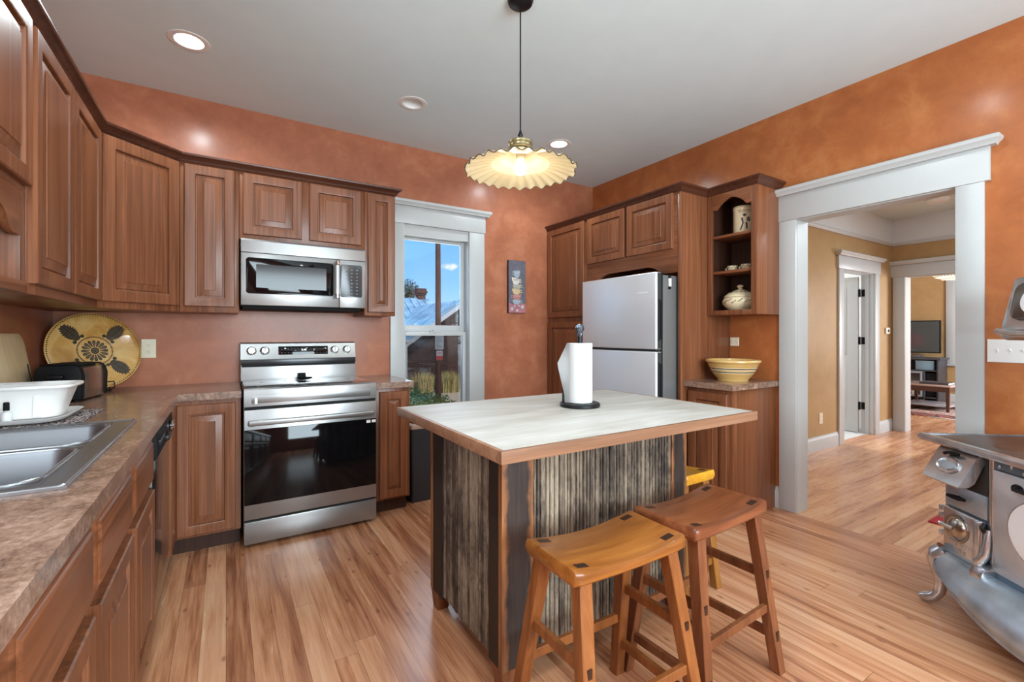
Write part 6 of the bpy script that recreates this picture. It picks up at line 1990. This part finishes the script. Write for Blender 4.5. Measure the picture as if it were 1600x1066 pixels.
# television on its stand
M['greywood'] = wood('dark_grey_furniture_wood', (46, 45, 48), (62, 60, 62), (78, 75, 76), 'Y', 24, 0.45, 0.1)
t = thing('tv_stand', 'dark grey television stand with open shelves against the far wall', 'tv stand', (11.0, 3.4, 0))
vx0, vx1, vy0, vy1, vz = 10.80, 11.26, 2.875, 4.25, 0.815
mb = MB(); mb.box(vx0 - 0.015, vy0 - 0.03, vz - 0.035, vx1, vy1 + 0.03, vz, 0.003); mb.build('top', 'greywood', t)
for y in (vy0, 3.07, 3.66, vy1 - 0.025):
    mb = MB(); mb.box(vx0, y, 0.0, vx1, y + 0.025, vz - 0.036 if y != 3.07 else 0.569, 0.001); mb.build('upright', 'greywood', t)
mb = MB(); mb.box(vx1 - 0.012, vy0 + 0.025, 0.06, vx1 - 0.002, vy1 - 0.025, vz - 0.036); mb.build('back_panel', 'greywood', t)
for y0, y1 in ((vy0 + 0.0255, 3.0695), (3.0955, 3.6595), (3.6855, vy1 - 0.0255)):
    for z in (0.08, 0.57):
        mb = MB(); mb.box(vx0 + 0.003, y0, z, vx1 - 0.013, y1 if not (z > 0.5 and y0 < 3.0) else 3.0954, z + 0.022); mb.build('shelf', 'greywood', t)
t = thing('television', 'flat black television standing on the dark grey stand', 'television', (11.08, 3.4, vz))
mb = MB(); mb.box(11.06, 2.915, 0.895, 11.10, 4.15, 1.500, 0.004); mb.build('cabinet', 'black', t)
mb = MB(); mb.box(11.055, 2.935, 0.915, 11.0605, 4.13, 1.482); mb.build('screen', pbr('dark_tv_screen', (66, 70, 68), 0.12, spec=0.6), t)
mb = MB(); mb.box(11.07, 3.48, vz + 0.012, 11.09, 3.58, 0.90); mb.box(10.98, 3.33, vz + 0.0005, 11.18, 3.73, vz + 0.013, 0.003); mb.build('foot_stand', 'black', t)
t = thing('media_player', 'slim grey media player on the television stand', 'player', (10.95, 3.3, vz))
mb = MB(); mb.box(10.84, 3.14, vz + 0.0008, 11.04, 3.32, vz + 0.045, 0.003); mb.build('casing', 'steel_d', t)
t = thing('blue_storage_box', 'pale blue box on the upper shelf of the television stand', 'box', (11.0, 3.05, 0.592))
mb = MB(); mb.box(10.83, 2.945, 0.5928, 11.20, 3.205, 0.735, 0.004); mb.build('box_body', pbr('pale_blue_card', (126, 154, 168), 0.6), t)
mb = MB(); mb.box(10.826, 2.941, 0.735, 11.204, 3.209, 0.760, 0.003); mb.build('lid', pbr('paler_blue_card', (146, 172, 182), 0.6), t)
t = thing('subwoofer', 'black cube speaker on the lower shelf of the television stand', 'speaker', (11.0, 3.05, 0.102))
mb = MB(); mb.box(10.86, 2.91, 0.1028, 11.20, 3.06, 0.540, 0.004); mb.build('cabinet', 'black', t)
mb = MB(); mb.box(10.855, 2.915, 0.112, 10.862, 3.055, 0.53, 0.002); mb.build('grille', 'dark', t)
t = thing('grey_crate', 'pale grey framed crate on the lower shelf of the television stand', 'crate', (10.9, 3.37, 0.102))
us, vs = [3.10, 3.125, 3.625, 3.65], [0.1026, 0.13, 0.53, 0.566]
mb = MB(); mb.slab(us, vs, lambda i, j: not (i == 1 and j == 1), 10.78, 10.99, 'YZ'); mb.build('crate_frame', pbr('pale_grey_laminate', (150, 150, 154), 0.4), t)
mb = MB(); mb.box(10.975, 3.1255, 0.1305, 10.988, 3.6245, 0.5295); mb.build('back_panel', pbr('mid_grey_laminate', (112, 112, 116), 0.5), t)
t = thing('remote_speaker', 'small white cylinder speaker inside the grey crate', 'speaker', (10.87, 3.25, 0.13))
mb = MB(); mb.lathe([(0.0, 0), (0.034, 0), (0.038, 0.004), (0.038, 0.12), (0.034, 0.126), (0.0, 0.127)], (10.870, 3.240, 0.1304), 24); mb.build('casing', 'white_p', t)
mb = MB(); mb.cyl((10.832, 3.240, 0.21), 0.014, 0.004, 'X', 14); mb.build('grille', 'black', t)
# lamp whose reflection shows in the television
t = thing('side_table', 'small dark side table carrying the pink lamp, hidden past the doorway', 'table', (10.2, 3.42, 0))
mb = MB(); mb.cyl((10.1, 3.62, 0.71), 0.17, 0.025, 'Z', 32, 0.004); mb.build('top', 'walnut', t)
mb = MB(); mb.lathe([(0.16, 0.012), (0.15, 0.03), (0.03, 0.06), (0.025, 0.40), (0.035, 0.66), (0.06, 0.709)], (10.1, 3.62, 0), 24, cap0=True, cap1=True); mb.build('pedestal', 'walnut', t)
t = thing('table_lamp', 'table lamp with pink fabric shade reflected in the television', 'lamp', (10.1, 3.62, 0.735))
mb = MB(); mb.lathe([(0.0, 0), (0.06, 0), (0.062, 0.012), (0.02, 0.03), (0.035, 0.10), (0.05, 0.16), (0.03, 0.23), (0.012, 0.26), (0.012, 0.34)], (10.1, 3.62, 0.7355), 24); mb.build('base', 'greyiron', t)
mb = MB(); mb.lathe([(0.20, 0.28), (0.12, 0.52)], (10.1, 3.62, 0.7355), 36, rad=lambda a, r, z: (r * (1 + 0.02 * cos(18 * a)), z)); mb.build('lamp_shade', pbr('pink_fabric', (206, 96, 110), 0.8, emit=1.0), t)

# ---------------------------------------------------------------- outside the tall window
GZ = -0.80
mb = MB(); mb.box(-45, 4.2, GZ - 0.2, 60, 90, GZ)
struct(mb.build('ground', pbr('dry_tan_road', (222, 200, 156), 0.9, var=0.08, vscale=1.2)), 'dry tan gravel street outside the window', 'ground')
HYW = 17.2       # facade of the house across the street


def brickmat():
    m, h, p, o = new_mat('dark_brown_brick')
    tc = h.n('ShaderNodeTexCoord')
    v = h.mapping(tc.outputs['Object'], (1, 1, 1), (pi / 2, 0, 0))
    b = h.n('ShaderNodeTexBrick', None, Vector=v, Color1=s2l((84, 60, 50)), Color2=s2l((66, 46, 40)), Mortar=s2l((92, 78, 70)), Scale=1.0, Mortar_Size=0.008, Brick_Width=0.24, Row_Height=0.08)
    h.set(p, 'Base Color', b.outputs[0]); h.set(p, 'Roughness', 0.9)
    return m


def metalroof(name):
    m, h, p, o = new_mat(name)
    v = coords(h, rnd=False)
    n = h.noise(v, 1.6, 5, 0.6, 0.5)
    h.set(p, 'Base Color', h.ramp(n, [(0.3, s2l((108, 150, 168))), (0.55, s2l((146, 188, 202))), (0.75, s2l((196, 220, 226)))]))
    h.set(p, 'Roughness', 0.5); h.set(p, 'Metallic', 0.0)
    return m


M['roofm'] = metalroof('teal_metal_roof')
t = thing('brick_house', 'dark brick house with teal metal roof across the street', 'house', (9.5, HYW, GZ))
# gabled front wing, ridge along Y
gx, gw, ez, rz_ = 8.06, 2.45, 0.84, 2.53
mb = MB(); mb.prism([(gx - gw, GZ), (gx + gw, GZ), (gx + gw, ez), (gx, rz_ - 0.12), (gx - gw, ez)], HYW, HYW + 8, 'XZ'); mb.build('gable_wall', brickmat(), t)
for s in (-1, 1):
    mb = MB()
    e = Vector((gx + s * (gw + 0.35), ez - 0.24)); r = Vector((gx, rz_))
    nrm2 = Vector((-(r - e).y, (r - e).x)).normalized() * (0.07 if s < 0 else -0.07)
    mb.prism([tuple(e), tuple(r), tuple(r + Vector((0, 0.09))), tuple(e + Vector((0, 0.09)))], HYW - 0.45, HYW + 8, 'XZ')
    rf = mb.build('roof_slope', 'roofm', t)
    mb = MB(); mb.prism([tuple(e + Vector((0, -0.20))), tuple(r + Vector((0, -0.20))), tuple(r + Vector((0, -0.01))), tuple(e + Vector((0, -0.01)))], HYW - 0.50, HYW - 0.40, 'XZ'); mb.build('barge_board', 'white', rf)
    mb = MB()
    for k in range(18):
        y = HYW - 0.3 + k * 0.45
        mb.prism([tuple(e + Vector((0, 0.08))), tuple(r + Vector((0, 0.08))), tuple(r + Vector((0, 0.13))), tuple(e + Vector((0, 0.13)))], y, y + 0.03, 'XZ')
    mb.build('standing_seam', 'roofm', rf)
# side wing on the left, hipped roof with chimney
mb = MB(); mb.box(0.5, HYW + 2.6, GZ, gx - gw + 0.2, HYW + 8, 1.05); mb.build('side_wall', brickmat(), t)
ryr, rzr = HYW + 5.3, 3.08
mb = MB()
mb.loft([[(-0.2, HYW + 2.2, 1.00), (11.4, HYW + 2.2, 1.00), (11.4, HYW + 8.4, 1.00), (-0.2, HYW + 8.4, 1.00)], [(-0.2, HYW + 2.2, 1.08), (11.4, HYW + 2.2, 1.08), (11.4, HYW + 8.4, 1.08), (-0.2, HYW + 8.4, 1.08)], [(2.4, ryr - 0.01, rzr), (8.9, ryr - 0.01, rzr), (8.9, ryr + 0.01, rzr), (2.4, ryr + 0.01, rzr)]])
hr = mb.build('hipped_roof', 'roofm', t)
mb = MB()
for k in range(18):
    x = 2.5 + k * 0.36
    a, b = Vector((x, HYW + 2.2, 1.09)), Vector((x, ryr, rzr + 0.01))
    mb.loft([[(a.x - 0.015, a.y, a.z), (a.x + 0.015, a.y, a.z), (a.x + 0.015, a.y, a.z + 0.05), (a.x - 0.015, a.y, a.z + 0.05)], [(b.x - 0.015, b.y, b.z), (b.x + 0.015, b.y, b.z), (b.x + 0.015, b.y, b.z + 0.05), (b.x - 0.015, b.y, b.z + 0.05)]])
mb.build('standing_seam', 'roofm', hr)
mb = MB(); cxh, cyh = 8.55, ryr + 0.1
for z0, z1, hw2 in ((2.6, 3.26, 0.20), (3.26, 3.36, 0.24), (3.36, 3.48, 0.28), (3.48, 3.60, 0.24)): mb.box(cxh - hw2, cyh - hw2, z0, cxh + hw2, cyh + hw2, z1, 0.01)
mb.build('chimney', brickmat(), t)

# utility pole and street signs
t = thing('utility_pole', 'weathered brown utility pole rising past the window', 'pole', (5.69, 13.5, GZ))
ux, uy = 5.69, 13.5
mb = MB(); mb.tube([(ux, uy, GZ), (ux, uy, 3.0), (ux - 0.02, uy, 9.5)], [0.095, 0.085, 0.065], 16); mb.build('shaft', wood('pole_wood', (58, 40, 32), (86, 60, 48), (108, 80, 66), 'Z', 16, 0.8, 0), t)
mb = MB(); mb.box(ux - 1.2, uy - 0.06, 8.7, ux + 1.2, uy + 0.06, 8.85); mb.build('crossarm', 'cherry_x', t)
t = thing('street_sign', 'white and red notice boards on a thin post below the pole', 'sign', (5.585, 13.15, GZ))
qx, qy = 5.585, 13.15
mb = MB(); mb.box(qx - 0.025, qy, GZ, qx + 0.025, qy + 0.03, 1.25); mb.build('post', pbr('rust_post', (96, 56, 48), 0.7), t)
M['signred'] = pbr('sign_red', (186, 70, 66), 0.5); M['signgrey'] = pbr('sign_grey', (120, 122, 122), 0.5)
mb = MB(); mb.box(qx - 0.14, qy - 0.012, 0.77, qx + 0.14, qy - 0.001, 1.21, 0.003); a = mb.build('white_panel', 'white', t)
mb = MB()
for k in range(7): mb.box(qx - 0.11, qy - 0.0145, 1.15 - k * 0.053, qx - 0.11 + (0.22, 0.17, 0.2, 0.19, 0.10, 0.17, 0.2)[k], qy - 0.0122, 1.170 - k * 0.053)
mb.build('lettering', 'signgrey', a)
mb = MB(); mb.box(qx - 0.105, qy - 0.012, 0.44, qx + 0.105, qy - 0.001, 0.73, 0.003); a = mb.build('lower_panel', 'white', t)
mb = MB(); mb.box(qx - 0.105, qy - 0.0145, 0.445, qx + 0.105, qy - 0.0122, 0.575)
for k in range(2): mb.box(qx - 0.08, qy - 0.0145, 0.68 - k * 0.05, qx + 0.08, qy - 0.0122, 0.70 - k * 0.05)
mb.build('red_band', 'signred', a)
t = thing('white_post', 'slim white post at the edge of the street view', 'post', (4.6, 12.0, GZ))
mb = MB(); mb.box(4.09, 12.0, GZ, 4.17, 12.10, 1.02, 0.01); mb.build('shaft', 'white', t)
mb = MB(); mb.box(3.7, 11.96, 1.02, 4.36, 12.14, 1.09, 0.01); mb.build('top_rail', 'white', t)


def leafmat(name, c1, c2):
    m, h, p, o = new_mat(name)
    oi = h.n('ShaderNodeTexCoord')
    n = h.noise(oi.outputs['Object'], 14, 3)
    h.set(p, 'Base Color', h.ramp(n, [(0.3, s2l(c1)), (0.7, s2l(c2))]))
    h.set(p, 'Roughness', 0.6)
    return m


random.seed(5)
t = thing('round_shrub', 'clipped round green shrub just outside the tall window', 'shrub', (1.75, 5.35, GZ))
mb = MB(); mb.tube([(1.75, 5.4, GZ), (1.76, 5.4, -0.1)], [0.05, 0.03], 8); mb.build('stem', 'cherry', t)
mb = MB()
C0 = Vector((1.92, 5.45, -0.06)); RX_, RY_, RZ_ = 0.85, 0.72, 0.62
for k in range(15000):
    d = Vector((random.gauss(0, 1), random.gauss(0, 1), random.gauss(0, 1))).normalized()
    if d.z < -0.3: continue
    s = random.uniform(0.82, 1.02)
    bumpy = 1 + 0.05 * noise.noise(d * 5)
    p = C0 + Vector((d.x * RX_, d.y * RY_, d.z * RZ_)) * s * bumpy
    n_ = (d + Vector((random.uniform(-.7, .7), random.uniform(-.7, .7), random.uniform(-.2, .9)))).normalized()
    u = n_.orthogonal().normalized(); v = n_.cross(u)
    a = random.uniform(0, 6.28); u, v = u * cos(a) + v * sin(a), v * cos(a) - u * sin(a)
    L2, W2 = random.uniform(0.018, 0.028), random.uniform(0.009, 0.013)
    mb.face([tuple(p - u * L2), tuple(p + v * W2), tuple(p + u * L2), tuple(p - v * W2)])
mb.build('foliage', leafmat('fresh_green_leaves', (96, 156, 46), (164, 214, 88)), t)


def weeds(name, label, n, xr, yr, hr, mats, seed, spread=0.10):
    random.seed(seed)
    mb = MB()
    for k in range(n):
        x, y = random.uniform(*xr), random.uniform(*yr)
        hgt = random.uniform(*hr)
        mb.mi = random.choice(range(len(mats)))
        lx, ly = random.gauss(0, spread) * hgt, random.gauss(0, spread) * hgt
        w = random.uniform(0.008, 0.018)
        mb.face([(x - w, y, GZ), (x + w, y, GZ), (x + lx * 0.5 + w * 0.8, y + ly * 0.4, GZ + hgt * 0.6), (x + lx, y + ly, GZ + hgt), (x + lx * 0.5 - w * 0.8, y + ly * 0.4, GZ + hgt * 0.6)])
    o = mb.build(name, mats, None)
    o['kind'] = 'stuff'
    return tag(o, label, 'grass')


g1, g2, g3 = leafmat('dry_straw_grass', (186, 160, 98), (222, 202, 142)), leafmat('olive_weed', (100, 112, 56), (150, 158, 88)), leafmat('dull_green_weed', (60, 78, 40), (96, 112, 58))
weeds('weed_grass', 'low green and straw weeds along the foot of the brick house', 3600, (3.8, 10.8), (HYW - 1.6, HYW - 0.65), (0.18, 0.55), [g2, g3, g1], 2, 0.25)
weeds('tall_dry_grass', 'tall dry grass clumps by the street sign post', 420, (6.35, 6.95), (14.6, 15.1), (0.35, 0.80), [g1, g1, g2], 4, 0.10)
weeds('straw_grass', 'pale straw grass clump in front of the house wall', 380, (5.50, 6.00), (14.6, 15.1), (0.35, 0.80), [g1], 6, 0.10)
t = thing('distant_tree', 'treetop showing above the teal roof beside the chimney', 'tree', (11.9, 34, GZ))
mb = MB(); mb.tube([(11.9, 34, GZ), (11.9, 34, 3.0), (11.95, 34, 4.6)], [0.25, 0.18, 0.04], 10); mb.build('trunk', 'cherry', t)
mb = MB(); random.seed(9)
for k in range(1400):
    d = Vector((random.gauss(0, 1), random.gauss(0, 1), random.gauss(0, 1))).normalized() * random.random() ** 0.5
    p = Vector((11.9, 34, 4.2)) + Vector((d.x * 0.9, d.y * 0.9, d.z * 1.3))
    u = Vector((random.uniform(-1, 1), random.uniform(-1, 1), random.uniform(-1, 1))).normalized(); v = u.orthogonal().normalized()
    mb.face([tuple(p - u * 0.10), tuple(p + v * 0.05), tuple(p + u * 0.10), tuple(p - v * 0.05)])
mb.build('crown', leafmat('dark_tree_leaves', (44, 62, 40), (80, 98, 60)), t)
